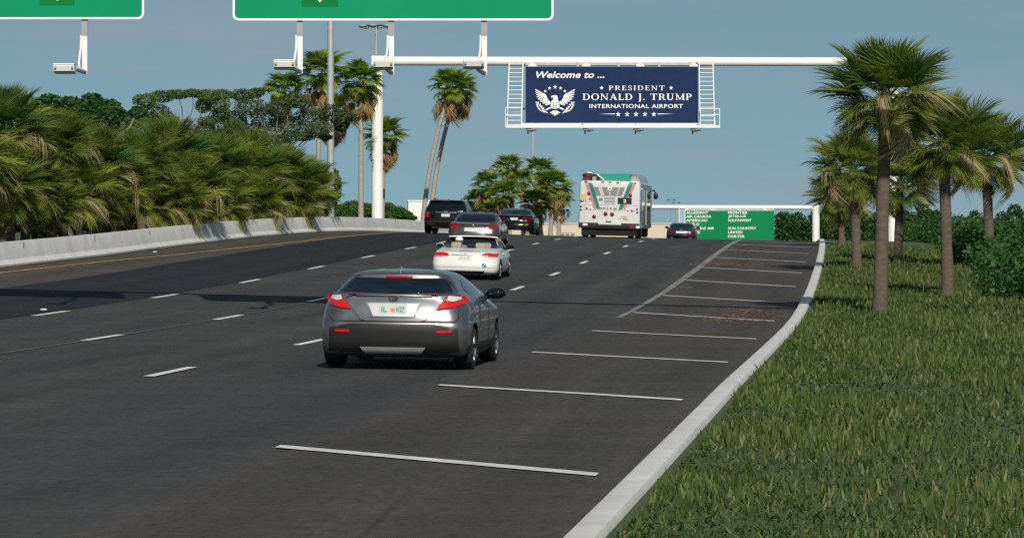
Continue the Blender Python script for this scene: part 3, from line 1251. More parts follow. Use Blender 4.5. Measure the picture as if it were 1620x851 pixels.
class Shell:
    """car body lofted over height; row: z, half width, rear y, front y, corner radius rear, bow rear, corner radius front"""

    def __init__(s, rows, dense=5, bulge=.02):
        a = np.array(rows, float)
        n = len(a)
        t = np.arange(n)
        tt = np.linspace(0, n-1, (n-1)*dense + 1)
        out = []
        for c in range(a.shape[1]):
            y = a[:, c]
            d = np.diff(y)
            mk = np.zeros(n)
            for i in range(1, n-1):
                mk[i] = 0 if d[i-1]*d[i] <= 0 else 2*d[i-1]*d[i]/(d[i-1]+d[i])
            mk[0], mk[-1] = d[0], d[-1]
            i = np.clip(tt.astype(int), 0, n-2)
            x = tt - i
            out.append((2*x**3-3*x**2+1)*y[i] + (x**3-2*x**2+x)*mk[i] + (-2*x**3+3*x**2)*y[i+1] + (x**3-x**2)*mk[i+1])
        s.t = np.array(out).T
        s.bulge = bulge

    def row(s, z):
        return [float(np.interp(z, s.t[:, 0], s.t[:, c])) for c in range(s.t.shape[1])]

    def rear(s, x, z, r=None):
        _, w, yr, yf, rc, bow, rf = s.row(z) if r is None else r
        x = min(abs(x), w*.9995)
        e = w - rc
        y = yr + bow*(min(x, e)/w)**2
        if x > e:
            y += rc*(1 - math.sqrt(max(0, 1 - ((x-e)/rc)**2)))
        return y

    def side(s, y, z, r=None):
        _, w, yr, yf, rc, bow, rf = s.row(z) if r is None else r
        y0, y1 = yr + bow*((w-rc)/w)**2 + rc, yf - rf*1.6
        if y < y0:
            k = (y0-y)/rc
            return w - rc + rc*math.sqrt(max(0, 1-k*k))
        if y > y1:
            k = min(1, (y-y1)/(yf-y1))
            return w - rf + rf*math.sqrt(max(0, 1-k*k))
        return w + s.bulge*(1 - (2*(y-y0)/max(y1-y0, .01) - 1)**2)

    def outline(s, r):
        z, w, yr, yf, rc, bow, rf = r
        pts = []
        e = w - rc
        for k in range(9):
            x = e*k/8
            pts.append((x, yr + bow*(x/w)**2))
        yc = yr + bow*(e/w)**2
        for k in range(1, 8):
            a = math.pi/2*k/7
            pts.append((e + rc*math.sin(a), yc + rc*(1-math.cos(a))))
        y0, y1 = yc + rc, yf - rf*1.6
        for k in range(1, 25):
            y = y0 + (y1-y0)*k/24
            pts.append((s.side(y, z, r), y))
        for k in range(1, 8):
            a = math.pi/2*k/7
            pts.append((w - rf + rf*math.cos(a), y1 + (yf-y1)*math.sin(a)))
        for k in range(1, 5):
            pts.append(((w-rf)*(1-k/4), yf))
        return pts

    def body(s, top=True):
        mb = MB()
        rows = []
        for r in s.t:
            h = s.outline(r)
            loop = h + [(-x, y) for x, y in h[-2:0:-1]]
            rows.append([(x, y, r[0]) for x, y in loop] + [(loop[0][0], loop[0][1], r[0])])
        mb.grid(rows)
        n = len(rows[0]) - 1
        for row, rev in ((rows[0], True), (rows[-1], False)):
            if rev or top:
                cx = sum(p[1] for p in row[:n])/n
                c = (0, cx, row[0][2] + (0 if rev else .012))
                vs = [c] + row[:n]
                fs = [(0, 1+k, 1+(k+1) % n) for k in range(n)]
                mb.add(vs, [f[::-1] for f in fs] if rev else fs)
        return mb

    def rear_patch(s, mb, poly, off=.008, n=10, mcol=14, m=0, back=.03):
        zs = [p[1] for p in poly]
        z0, z1 = min(zs), max(zs)
        rows = []
        for i in range(n+1):
            z = z0 + (z1-z0)*(i/n*.998 + .001)
            xs = []
            for k in range(len(poly)):
                (xa, za), (xb, zb) = poly[k], poly[(k+1) % len(poly)]
                if (za-z)*(zb-z) <= 0 and za != zb:
                    xs.append(xa + (xb-xa)*(z-za)/(zb-za))
            if len(xs) < 2:
                continue
            a, b = min(xs), max(xs)
            r = s.row(z)
            row = []
            for j in range(mcol+1):
                x = a + (b-a)*j/mcol
                row.append((x, s.rear(x, z, r) - off, z))
            rows.append([(row[0][0], row[0][1] + back, z)] + row + [(row[-1][0], row[-1][1] + back, z)])
        rows = [[(x, y + back, z) for (x, y, z) in rows[0]]] + rows + [[(x, y + back, z) for (x, y, z) in rows[-1]]]
        mb.grid(rows, m)
        return mb

    def side_patch(s, mb, poly, sgn, off=.006, n=8, mcol=16, m=0, back=.02):
        zs = [p[1] for p in poly]
        z0, z1 = min(zs), max(zs)
        rows = []
        for i in range(n+1):
            z = z0 + (z1-z0)*(i/n*.998 + .001)
            ys = []
            for k in range(len(poly)):
                (ya, za), (yb, zb) = poly[k], poly[(k+1) % len(poly)]
                if (za-z)*(zb-z) <= 0 and za != zb:
                    ys.append(ya + (yb-ya)*(z-za)/(zb-za))
            if len(ys) < 2:
                continue
            a, b = min(ys), max(ys)
            r = s.row(z)
            row = []
            for j in range(mcol+1):
                y = a + (b-a)*j/mcol
                row.append((sgn*(s.side(y, z, r) + off), y, z))
            rows.append([(row[0][0] - sgn*back, row[0][1], z)] + row + [(row[-1][0] - sgn*back, row[-1][1], z)])
        mb.grid(rows, m)
        return mb


def cut(mb, cutters, name, mats, smooth=35):
    """body mesh minus the cutters; faces made by the cutters take the second material"""
    tmp = bpy.data.objects.new('body_tmp', mb.mesh('body_tmp', mats))
    link(tmp)
    co = []
    for c in cutters:
        o = bpy.data.objects.new('cut_tmp', c.mesh('cut_tmp', [mats[0], mats[1]]))
        for p in o.data.polygons:
            p.material_index = 1
        link(o)
        md = tmp.modifiers.new('b', 'BOOLEAN')
        md.operation = 'DIFFERENCE'
        md.solver = 'EXACT'
        md.object = o
        co.append(o)
    dg = bpy.context.evaluated_depsgraph_get()
    me = bpy.data.meshes.new_from_object(tmp.evaluated_get(dg))
    me.name = name
    for o in co + [tmp]:
        bpy.data.objects.remove(o)
    me.polygons.foreach_set('use_smooth', [True]*len(me.polygons))
    me.set_sharp_from_angle(angle=math.radians(smooth))
    return me


def make_wheel(root, c, r, w, rimmat, spokes=5, name='wheel', sq=.86):
    """c: centre of the wheel; tyre with rounded shoulders, dished rim with spokes; sq flattens like the rest of the scene"""
    c = Vector(c)
    sg = 1 if c.x > 0 else -1
    wb = bpy.data.objects.new(name, None)
    wb.location = c
    link(wb, root)
    mb = MB()
    prf = [(-w/2, r*.62), (-w/2*1.0, r*.86), (-w*.42, r*.965), (-w*.25, r), (w*.25, r), (w*.42, r*.965), (w/2, r*.86), (w/2, r*.62)]
    rows = []
    for k in range(37):
        a = 2*math.pi*k/36
        rows.append([(x, q*math.cos(a), q*math.sin(a)*sq) for x, q in prf])
    mb.grid(rows)
    mb.build('tyre', M_TYRE, wb, 40)
    mb = MB()
    rows = []
    for k in range(37):
        a = 2*math.pi*k/36
        rows.append([(sg*x, q*math.cos(a), q*math.sin(a)*sq) for x, q in ((w*.5, r*.64), (w*.46, r*.62), (w*.2, r*.56), (w*.18, .0001))])
    mb.grid(rows)
    for k in range(spokes):
        a = 2*math.pi*k/spokes
        d = Vector((0, math.cos(a), math.sin(a)*sq))
        p = Vector((0, -math.sin(a), math.cos(a)*sq))
        x0 = sg*w*.47
        q = [d*r*.10 - p*r*.07, d*r*.60 - p*r*.10, d*r*.60 + p*r*.10, d*r*.10 + p*r*.07]
        mb.add([v + Vector((x0, 0, 0)) for v in q] + [v + Vector((x0 - sg*w*.1, 0, 0)) for v in q],
               [(0, 1, 2, 3), (0, 4, 5, 1), (1, 5, 6, 2), (2, 6, 7, 3), (3, 7, 4, 0)])
    mb.build('rim', rimmat, wb, 40)
    return wb


def place(root, px, py, scale, Y=None):
    if Y is None:
        X, Y = hit(px, py)
    else:
        X = (px - 600)*Y/F
    h = float(heading(Y))
    fw = Vector((h, 1, 0))
    e = .5
    fwd = Vector((h*4, 4, float(zr(X + h*4, Y + 4) - zr(X, Y)))).normalized()
    rt = Vector((1, -h, float(zr(X + 1, Y - h) - zr(X, Y)))).normalized()
    up = rt.cross(fwd).normalized()
    rt = fwd.cross(up).normalized()
    Mx = Matrix(((rt.x, fwd.x, up.x), (rt.y, fwd.y, up.y), (rt.z, fwd.z, up.z)))
    root.rotation_euler = Mx.to_euler()
    root.location = (X, Y, float(zr(X, Y)) + .012)
    root.scale = (scale, scale, scale)


def mirror_part(root, x, y, z, sgn, shellmat, size=(.13, .09, .085), sw=1):
    mb = MB()
    mb.ball((x + sgn*.16, y, z), size, 14, 8)
    mb.tube([(x - sgn*.03, y + .03, z - .05), (x + sgn*.06, y + .02, z - .05), (x + sgn*.14, y, z - .03)], [.035, .03, .03], 8)
    o = mb.build('side_mirror', shellmat, root, 60)
    mb = MB()
    mb.ball((x + sgn*.16, y - size[1]*.75, z), (size[0]*.82, .03, size[2]*.74), 12, 6)
    mb.build('mirror_glass', M_GLASS, o, 60)


def plate(root, x0, x1, z0, z1, y, txt=None, tilt=0.0):
    mb = MB()
    mb.prism(rounded(x0, x1, z0, z1, .012, 3), lambda u, v, d: (u, y + d + (v-z0)*tilt, v), .012)
    o = mb.build('licence_plate', M_PLATE, root)
    if txt:
        mb = MB()
        w, h = x1-x0, z1-z0
        f = lambda u, v: (u, y - .004 + (v-z0)*tilt, v)
        put_text(mb, txt[0], x0 + w*.07, x0 + w*.28, z0 + h*.25, z0 + h*.72, f, .03)
        put_text(mb, txt[1], x0 + w*.62, x0 + w*.93, z0 + h*.25, z0 + h*.72, f, .03)
        mb.build('lettering', M_PLATEG, o)
        mb = MB()
        mb.prism([((x0+x1)/2 + .030*math.cos(a), (z0+z1)/2 - .006 + .026*math.sin(a)) for a in np.linspace(0, 2*math.pi, 12)[:-1]],
                 lambda u, v, d: (u, y - .005 + d + (v-z0)*tilt, v), .003)
        mb.build('plate_emblem', M_ORANGE, o)
    return o


def bar(root, name, m, shell, x0, x1, z, h, off=.012, parent=None, n=12):
    mb = MB()
    shell.rear_patch(mb, [(x0, z-h/2), (x1, z-h/2), (x1, z+h/2), (x0, z+h/2)], off, 3, n)
    return mb.build(name, m, parent or root, 40)


def patch(root, name, m, shell, poly, off=.008, n=10, parent=None, mcol=14, smooth=40):
    mb = MB()
    shell.rear_patch(mb, poly, off, n, mcol)
    return mb.build(name, m, parent or root, smooth)


def mir(poly):
    return [(-x, z) for x, z in poly][::-1]


def arch_cutters(wb, r, zc, w, depth=.30, sq=.86):
    out = []
    for y in wb:
        for s in (-1, 1):
            c = MB()
            n = 28
            xs = (s*(w - depth), s*(w + .3))
            rows = [[(x, y + r*math.cos(2*math.pi*k/n), zc + r*sq*math.sin(2*math.pi*k/n)) for k in range(n)] for x in xs]
            c.add(rows[0] + rows[1], [(k, (k+1) % n, n + (k+1) % n, n + k) for k in range(n)] + [tuple(range(n))[::-1], tuple(range(n, 2*n))])
            out.append(c)
    return out


# ---- silver crossover, nearest to the camera
def crossover():
    S = Shell([
        # z     w     yr    yf    rc   bow   rf
        [.16, .80, .28, 4.10, .22, .10, .35],
        [.22, .86, .10, 4.22, .22, .10, .38],
        [.34, .895, .02, 4.33, .24, .12, .42],
        [.55, .905, .00, 4.36, .26, .14, .45],
        [.62, .905, .01, 4.35, .27, .14, .45],
        [.655, .90, .03, 4.33, .28, .14, .45],
        [.74, .90, .07, 4.26, .33, .12, .45],
        [.82, .885, .095, 3.9, .36, .10, .45],
        [.90, .86, .11, 3.45, .36, .09, .42],
        [.97, .815, .115, 3.22, .34, .10, .36],
        [1.005, .785, .12, 3.15, .30, .12, .34],
        [1.03, .760, .17, 3.06, .26, .14, .32],
        [1.10, .715, .34, 2.85, .24, .13, .30],
        [1.20, .645, .56, 2.52, .22, .11, .28],
        [1.225, .625, .605, 2.42, .20, .10, .26],
        [1.262, .585, .61, 2.28, .20, .10, .25],
        [1.295, .52, .70, 2.1, .22, .12, .24],
        [1.318, .42, .88, 1.9, .22, .12, .22],
        [1.328, .28, 1.1, 1.7, .14, .05, .14],
    ], 5)
    t = thing('crossover_car', 'silver grey crossover car with bright red swept tail lamps, nearest car in the road', 'car')
    body = S.body()
    wheels = (.82, 3.46)
    me = cut(body, arch_cutters(wheels, .385, .30, .905), 'body', [M_SILVER, M_TRIM])
    link(bpy.data.objects.new('body', me), t)
    for y in wheels:
        for s in (-1, 1):
            make_wheel(t, (s*.80, y, .285), .335, .225, M_RIM, 5)
    # rear window with roof spoiler
    k = .001533
    c = lambda x, r: ((x-650)*k, (586 - 415 - r/5.4)*.00828)
    win = [(-.75, 1.036), (-.68, 1.125), (-.60, 1.205), (-.52, 1.222), (.52, 1.222), (.60, 1.205), (.68, 1.125), (.75, 1.036), (.45, 1.022), (0, 1.018), (-.45, 1.022)]
    patch(t, 'rear_window', M_GLASS, S, win, .006, 14, mcol=24)
    mb = MB()
    for s in (-1, 1):
        S.rear_patch(mb, [(s*.17 - .09, 1.045), (s*.17 + .09, 1.045), (s*.15 + .07, 1.10), (s*.15 - .07, 1.10)], .0085, 4, 6)
    b = patch(t, 'high_brake_light', M_RED, S, [(-.165, 1.234), (.165, 1.234), (.165, 1.256), (-.165, 1.256)], .014, 3)
    # tailgate: raised trapezoid with its lip
    gate = [(-.64, .985), (-.40, .67), (-.33, .652), (.33, .652), (.40, .67), (.64, .985)]
    g = patch(t, 'tailgate', M_SILVER, S, gate, .022, 16, mcol=24)
    patch(t, 'spoiler_lip', M_SILVER, S, [(-.47, .992), (.47, .992), (.40, 1.014), (.2, 1.022), (-.2, 1.022), (-.40, 1.014)], .055, 4, parent=g, mcol=20)
    rec = [(-.352, .905), (-.27, .702), (.27, .702), (.352, .905)]
    patch(t, 'plate_surround', M_CHROME, S, rec, .034, 6, parent=g)
    patch(t, 'plate_recess', M_CLEAR_GREY, S, [(-.315, .890), (-.242, .716), (.242, .716), (.315, .890)], .040, 6, parent=g)
    yp = S.rear(0, .80) - .060
    plate(t, -.165, .165, .735, .885, yp, ('IL', 'H27'), .02)
    mb = MB()
    ye = S.rear(0, .95) - .045
    for rx, rz in ((.056, .026), (.022, .024)):
        mb.tube([(rx*math.cos(a), ye, .952 + rz*math.sin(a)) for a in np.linspace(0, 2*math.pi, 21)], .007, 6, cap=False)
    mb.tube([(-.05, ye, .958), (0, ye, .966), (.05, ye, .958)], .007, 6)
    mb.build('emblem', M_CHROME, t, 60)
    # swept lamps: red outer blade, clear inner upper part, thin red arm on the gate
    for s in (1, -1):
        f = (lambda p: p) if s == 1 else mir
        red = [(.872, .945), (.85, .982), (.79, 1.002), (.62, 1.003), (.60, .93), (.525, .810), (.60, .815), (.75, .855), (.86, .908)]
        lamp = patch(t, 'tail_light', M_RED, S, f(red), .030, 12, mcol=16)
        clear = [(.80, .985), (.66, .998), (.635, .925), (.72, .922), (.80, .950)]
        patch(t, 'lamp_chrome', M_CHROME, S, f([(.63, 1.003), (.45, 1.012), (.50, .995), (.59, .965), (.605, .93), (.63, .94)]), .043, 8, parent=lamp)
        patch(t, 'reversing_light', M_CLEAR, S, f(clear), .040, 8, parent=lamp)
        patch(t, 'lamp_arm', M_REDD, S, f([(.56, 1.006), (.44, 1.002), (.40, 1.016), (.56, 1.018)]), .060, 4, parent=lamp)
    # bumper: dark lower insert, reflectors, seam
    lo = patch(t, 'lower_bumper', M_TRIM, S, [(-.78, .60), (-.50, .615), (-.42, .56), (.42, .56), (.50, .615), (.78, .60), (.80, .20), (-.80, .20)], .012, 8, mcol=24)
    patch(t, 'skid_plate', M_GALV, S, [(-.40, .30), (.40, .30), (.34, .21), (-.34, .21)], .03, 4, parent=lo)
    for s in (-1, 1):
        patch(t, 'reflector', M_RED, S, [(s*.62 - .09, .50), (s*.62 + .09, .50), (s*.62 + .09, .53), (s*.62 - .09, .53)], .025, 3, parent=lo)
    seam = [(-.775, .79), (-.785, .70), (-.74, .645), (.74, .645), (.785, .70), (.775, .79)]
    mb = MB()
    mb.tube([(x, S.rear(x, z) - .004, z) for (xa, za), (xb, zb) in zip(seam, seam[1:]) for x, z in [(xa + (xb-xa)*q/8, za + (zb-za)*q/8) for q in range(8)]], .005, 5)
    mb.build('bumper_seam', M_TRIM, t)
    # side glass, door line, mirrors, antenna
    for s in (-1, 1):
        mb = MB()
        S.side_patch(mb, [(.95, 1.06), (1.25, 1.19), (1.9, 1.262), (2.1, 1.262), (2.75, 1.03), (2.9, .96), (1.3, .97)], s, .005)
        mb.build('side_window', M_GLASS, t, 40)
        mb = MB()
        S.side_patch(mb, [(.25, .28), (.45, .22), (3.9, .22), (4.1, .30), (3.9, .34), (.4, .34)], s, .012)
        mb.build('sill_cladding', M_TRIM, t, 40)
        mb = MB()
        mb.tube([(s*(S.side(2.35, z) + .004), 2.35, z) for z in np.linspace(.36, .96, 9)], .005, 4)
        mb.tube([(s*(S.side(1.35, z) + .004), 1.35, z) for z in np.linspace(.56, .96, 9)], .005, 4)
        mb.build('door_seam', M_TRIM, t)
        mb = MB()
        mb.box((s*(S.side(1.55, .84) + .02), 1.55, .84), (.03, .2, .03))
        mb.build('door_handle', M_CHROME, t)
        mirror_part(t, s*S.side(2.75, .97), 2.72, .985, s, M_BLACKPAINT, (.135, .10, .085))
    mb = MB()
    mb.ball((0, .80, 1.322), (.024, .085, .05), 10, 8)
    mb.tube([(0, .80, 1.345), (0, .76, 1.385)], [.012, .006], 8)
    mb.build('antenna', M_CHROME, t, 60)
    return t


M_CLEAR_GREY = mat('recess_light_grey', (.62, .61, .60), .3, .3, .5)
X_, Y_ = hit(627, 586)
car = crossover()
place(car, 620, 586, Y_/48.0)
car.scale = (Y_/48.0*1.085, Y_/48.0*1.05, Y_/48.0*.975)


# ---- white convertible
def convertible():
    S = Shell([
        [.15, .78, .22, 4.25, .22, .12, .35],
        [.20, .85, .06, 4.40, .26, .14, .42],
        [.30, .885, .0, 4.50, .30, .17, .48],
        [.40, .895, .0, 4.54, .30, .17, .50],
        [.455, .895, .02, 4.53, .30, .17, .50],
        [.60, .885, .10, 4.45, .32, .16, .50],
        [.70, .865, .15, 4.2, .33, .15, .50],
        [.745, .845, .15, 3.9, .33, .14, .48],
        [.772, .825, .19, 3.6, .32, .15, .42],
        [.80, .800, .34, 3.35, .30, .15, .36],
        [.835, .775, .66, 3.20, .26, .10, .32],
        [.862, .745, 1.0, 3.02, .22, .06, .28],
        [.872, .70, 1.15, 2.9, .18, .04, .24],
    ], 5)
    t = thing('convertible_car', 'white open convertible with red tail lamps, driver in a white cap', 'car')
    wheels = (.86, 3.60)
    cutters = arch_cutters(wheels, .355, .285, .895)
    c = MB()
    n = 24
    pts = []
    for cx, cy, a0 in ((.55, 2.72, 0), (-.55, 2.72, 90), (-.55, 1.35, 180), (.55, 1.35, 270)):
        for q in range(7):
            a = math.radians(a0 + 15*q)
            pts.append((cx + .12*math.cos(a), cy + .16*math.sin(a)))
    c.prism(pts, lambda u, v, d: (u, v, .34 + d), .9)
    me = cut(S.body(), cutters + [c], 'body', [M_CARWHITE, M_CABIN])
    link(bpy.data.objects.new('body', me), t)
    for y in wheels:
        for s in (-1, 1):
            make_wheel(t, (s*.785, y, .275), .32, .235, M_RIM, 5)
    for s in (1, -1):
        f = (lambda p: p) if s == 1 else mir
        lamp = patch(t, 'tail_light', M_RED, S, f([(.43, .665), (.46, .735), (.60, .768), (.855, .760), (.868, .72), (.855, .645), (.70, .650)]), .018, 8)
        patch(t, 'indicator', M_CLEAR, S, f([(.60, .622), (.845, .622), (.852, .648), (.62, .648)]), .014, 3, parent=lamp)
    bar(t, 'high_brake_light', M_REDD, S, -.19, .19, .806, .010, .02)
    bar(t, 'boot_handle', M_CHROME, S, -.36, .36, .690, .014, .02)
    plate(t, -.175, .155, .575, .668, S.rear(0, .6) - .035, ('J', '48'), .35)
    mb = MB()
    mb.prism([(.02*math.cos(a), .022*math.sin(a)) for a in np.linspace(0, 2*math.pi, 13)[:-1]], lambda u, v, d: (u, S.rear(0, .73) - .012 + d, .730 + v), .01)
    mb.build('emblem', M_GALV, t)
    mb = MB()
    ys = S.rear(.52, .41) - .012
    mb.prism([(.062*math.cos(a), .055*math.sin(a)) for a in np.linspace(0, 2*math.pi, 25)[:-1]], lambda u, v, d: (.52 + u, ys + d, .412 + v), .01)
    st = mb.build('round_sticker', mat('sticker_blue', (.02, .12, .26), .4), t)
    mb = MB()
    for a0 in (0, math.pi):
        mb.add([(.52, ys - .004, .412)] + [(.52 + .034*math.cos(a0 + q), ys - .004, .412 + .030*math.sin(a0 + q)) for q in np.linspace(0, math.pi/2, 7)], [tuple(range(8))])
    mb.build('sticker_quarter', M_SIGNW, st)
    # bumper crease, reflectors, lower lip, exhaust
    bar(t, 'bumper_crease', M_GALV, S, -.80, .80, .355, .010, .008, n=24)
    lo = patch(t, 'lower_valance', M_TRIM, S, [(-.55, .25), (.55, .25), (.5, .17), (-.5, .17)], .012, 4)
    for s in (-.34, -.46):
        mb = MB()
        mb.cyl((s, -.02 + S.rear(s, .2), .19), (s, .3, .19), .035, None, 14)
        mb.build('exhaust_pipe', M_CHROME, lo, 40)
    # windscreen frame, glass
    zt_ = 1.178
    A0, A1 = (.80, 3.08, .85), (.645, 2.28, zt_ - .02)
    mb = MB()
    top = [(x, 2.28 + .10*(1-(x/.645)**2), zt_ - .02 + .018*(1-(x/.645)**2)) for x in np.linspace(-.645, .645, 15)]
    mb.tube([(-.80, 3.08, .85), (-.73, 2.68, 1.02)] + top + [(.73, 2.68, 1.02), (.80, 3.08, .85)], .026, 8)
    mb.build('windscreen_frame', M_CARWHITE, t, 60)
    mb = MB()
    rows = []
    for q in np.linspace(0, 1, 7):
        rows.append([(x*(.79*(1-q) + .635*q), 3.08*(1-q) + 2.28*q + .12*(1-x*x), .855*(1-q) + (zt_-.03)*q + .01*(1-x*x)) for x in np.linspace(-1, 1, 13)])
    mb.grid(rows)
    mb.build('windscreen', M_SCREEN, t, 60)
    # door glass raised on both sides
    for s in (-1, 1):
        mb = MB()
        pts = [(s*.755, 1.55, .87), (s*.80, 3.0, .86), (s*.66, 2.36, zt_-.05), (s*.66, 1.75, 1.10)]
        mb.add(pts + [(p[0] - s*.012, p[1], p[2]) for p in pts], [(0, 1, 2, 3), (7, 6, 5, 4), (0, 4, 5, 1), (1, 5, 6, 2), (2, 6, 7, 3), (3, 7, 4, 0)])
        mb.build('door_glass', M_SCREEN, t)
        mb = MB()
        mb.tube([(s*(S.side(1.55, z) + .003), 1.55, z) for z in np.linspace(.34, .86, 8)], .005, 4)
        mb.build('door_seam', M_TRIM, t)
        mb = MB()
        mb.box((s*(S.side(1.75, .72) + .015), 1.75, .72), (.03, .2, .03))
        mb.build('door_handle', M_CARWHITE, t)
        mirror_part(t, s*.80, 2.78, .885, s, M_CARWHITE if s < 0 else M_BLACKPAINT, (.12, .10, .07))
    # seats
    for (x, y, w, zt2, nm) in ((-.36, 1.42, .30, .94, 'rear'), (.30, 1.42, .30, .93, 'rear'), (-.40, 1.95, .46, .92, 'front'), (.40, 1.95, .46, .92, 'front')):
        mb = MB()
        mb.prism(rounded(x - w/2, x + w/2, .45, .86 if nm == 'front' else .80, .07), lambda u, v, d: (u, y - (v-.45)*.25 + d, v), .12)
        seat = mb.build('seat', M_BEIGESEAT, t, 40)
        hw = .135
        mb = MB()
        mb.prism(rounded(x - hw, x + hw, zt2 - .06, zt2 + .085, .05), lambda u, v, d: (u, y - .13 + d, v), .10)
        mb.build('headrest', M_BEIGESEAT, seat, 40)
    mb = MB()
    mb.prism(rounded(-.62, .62, .60, .83, .06), lambda u, v, d: (u, 2.56 + d, v), .26)
    dash = mb.build('dashboard', M_CABIN, t, 40)
    mb = MB()
    mb.tube([(-.37 + .18*math.cos(a), 2.42 + .06*math.sin(a), .74 + .16*math.sin(a)) for a in np.linspace(0, 2*math.pi, 25)], .016, 8, cap=False)
    mb.build('steering_wheel', M_TRIM, t, 60)
    return t


M_SCREEN = bpy.data.materials.new('clear_glass')
M_SCREEN.use_nodes = True
_n = M_SCREEN.node_tree
_n.nodes.clear()
_o = _n.nodes.new('ShaderNodeOutputMaterial')
_g = _n.nodes.new('ShaderNodeBsdfGlossy')
_g.inputs['Roughness'].default_value = .02
_t = _n.nodes.new('ShaderNodeBsdfTransparent')
_t.inputs['Color'].default_value = (.42, .52, .52, 1)
_m = _n.nodes.new('ShaderNodeMixShader')
_f = _n.nodes.new('ShaderNodeFresnel')
_f.inputs['IOR'].default_value = 1.45
_n.links.new(_f.outputs[0], _m.inputs['Fac'])
_n.links.new(_t.outputs[0], _m.inputs[1])
_n.links.new(_g.outputs[0], _m.inputs[2])
_n.links.new(_m.outputs[0], _o.inputs['Surface'])
CONV_SCALE = hit(736, 443)[1]/104.0
conv = convertible()
place(conv, 734, 443, CONV_SCALE)
conv.scale = (CONV_SCALE*1.06, CONV_SCALE*1.02, CONV_SCALE)


def driver():
    """seated person, one skinned body; hands on the wheel"""
    J = {'pelvis': (0, 0, .50), 'waist': (0, -.04, .62), 'chest': (0, -.07, .77), 'neck': (0, -.06, .885), 'head0': (0, -.03, .935), 'head1': (0, -.02, 1.03),
         'shl': (-.18, -.06, .82), 'ell': (-.25, .12, .68), 'wrl': (-.15, .40, .755), 'shr': (.18, -.06, .82), 'elr': (.25, .12, .68), 'wrr': (.15, .40, .755),
         'hipl': (-.10, .04, .48), 'knl': (-.13, .44, .52), 'ftl': (-.12, .70, .36), 'hipr': (.10, .04, .48), 'knr': (.13, .44, .52), 'ftr': (.12, .70, .36)}
    R = {'pelvis': .15, 'waist': .14, 'chest': .155, 'neck': .052, 'head0': .075, 'head1': .088, 'shl': .066, 'ell': .045, 'wrl': .030, 'shr': .066, 'elr': .045, 'wrr': .030,
         'hipl': .09, 'knl': .062, 'ftl': .045, 'hipr': .09, 'knr': .062, 'ftr': .045}
    E = [('pelvis', 'waist'), ('waist', 'chest'), ('chest', 'neck'), ('neck', 'head0'), ('head0', 'head1'), ('chest', 'shl'), ('shl', 'ell'), ('ell', 'wrl'),
         ('chest', 'shr'), ('shr', 'elr'), ('elr', 'wrr'), ('pelvis', 'hipl'), ('hipl', 'knl'), ('knl', 'ftl'), ('pelvis', 'hipr'), ('hipr', 'knr'), ('knr', 'ftr')]
    # five bent fingers on each hand
    for s, w in ((-1, 'wrl'), (1, 'wrr')):
        wx, wy, wz = J[w]
        J['palm'+w] = (wx - s*.005, wy + .05, wz + .012)
        R['palm'+w] = .026
        E.append((w, 'palm'+w))
        for q in range(5):
            a = J['palm'+w]
            if q == 4:
                p1, p2 = (a[0] - s*.032, a[1] - .01, a[2] + .012), (a[0] - s*.05, a[1] + .02, a[2] + .018)
            else:
                o = (q-1.5)*.017
                ln = (.034, .040, .037, .030)[q]
                p1, p2 = (a[0] + s*o, a[1] + ln, a[2] + .012), (a[0] + s*o*1.1, a[1] + ln*1.2, a[2] - .018)
            for nm, p in ((f'f{w}{q}a', p1), (f'f{w}{q}b', p2)):
                J[nm] = p
                R[nm] = .0085
            E += [('palm'+w, f'f{w}{q}a'), (f'f{w}{q}a', f'f{w}{q}b')]
    names = list(J)
    me = bpy.data.meshes.new('skin_tmp')
    me.from_pydata([J[n] for n in names], [(names.index(a), names.index(b)) for a, b in E], [])
    ob = link(bpy.data.objects.new('skin_tmp', me))
    ob.modifiers.new('s', 'SKIN')
    for i, n in enumerate(names):
        sv = me.skin_vertices[0].data[i]
        sv.radius = (R[n], R[n]*(.8 if n in ('pelvis', 'waist', 'chest') else 1))
        sv.use_root = n == 'pelvis'
    sd = ob.modifiers.new('d', 'SUBSURF')
    sd.levels = 2
    dg = bpy.context.evaluated_depsgraph_get()
    bm_ = bpy.data.meshes.new_from_object(ob.evaluated_get(dg))
    bpy.data.objects.remove(ob)
    bm_.name = 'person'
    bm_.materials.clear()
    for x in (M_SKIN, M_SHIRT, M_CABIN):
        bm_.materials.append(x)
    for p in bm_.polygons:
        c = p.center
        p.use_smooth = True
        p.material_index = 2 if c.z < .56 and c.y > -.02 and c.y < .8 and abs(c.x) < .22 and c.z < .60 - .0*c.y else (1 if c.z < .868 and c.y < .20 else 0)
    t = link(bpy.data.objects.new('person', bm_))
    tag(t, 'person in a white cap sitting at the wheel of the open white convertible', 'person')
    mb = MB()
    mb.ball((0, -.025, 1.015), (.098, .105, .088), 16, 10)
    mb.build('hair', M_HAIR, t, 60)
    mb = MB()
    mb.ball((0, -.02, 1.045), (.108, .116, .085), 18, 10)
    mb.prism([(.095*math.cos(a), .10 + .09*math.sin(a)) for a in np.linspace(0, math.pi, 11)], lambda u, v, d: (u, v - .02, 1.045 + d), .012)
    mb.build('cap', M_CAP, t, 60)
    mb = MB()
    for s in (-1, 1):
        mb.ball((s*.034, .062, .995), (.012, .008, .008), 8, 6, 1)
        mb.ball((s*.092, -.01, .985), (.012, .022, .03), 8, 6)
    mb.ball((0, .078, .972), (.014, .02, .022), 8, 6)
    mb.ball((0, .068, .935), (.026, .008, .006), 8, 6, 2)
    mb.build('face_features', [M_SKIN, M_SIGNW, M_REDD], t, 60)
    return t


drv = driver()
# seat of the driver: local offset in the convertible
bpy.context.view_layer.update()
drv.rotation_euler = conv.rotation_euler
drv.scale = conv.scale
drv.location = conv.matrix_world @ Vector((-.37, 2.12, .035))


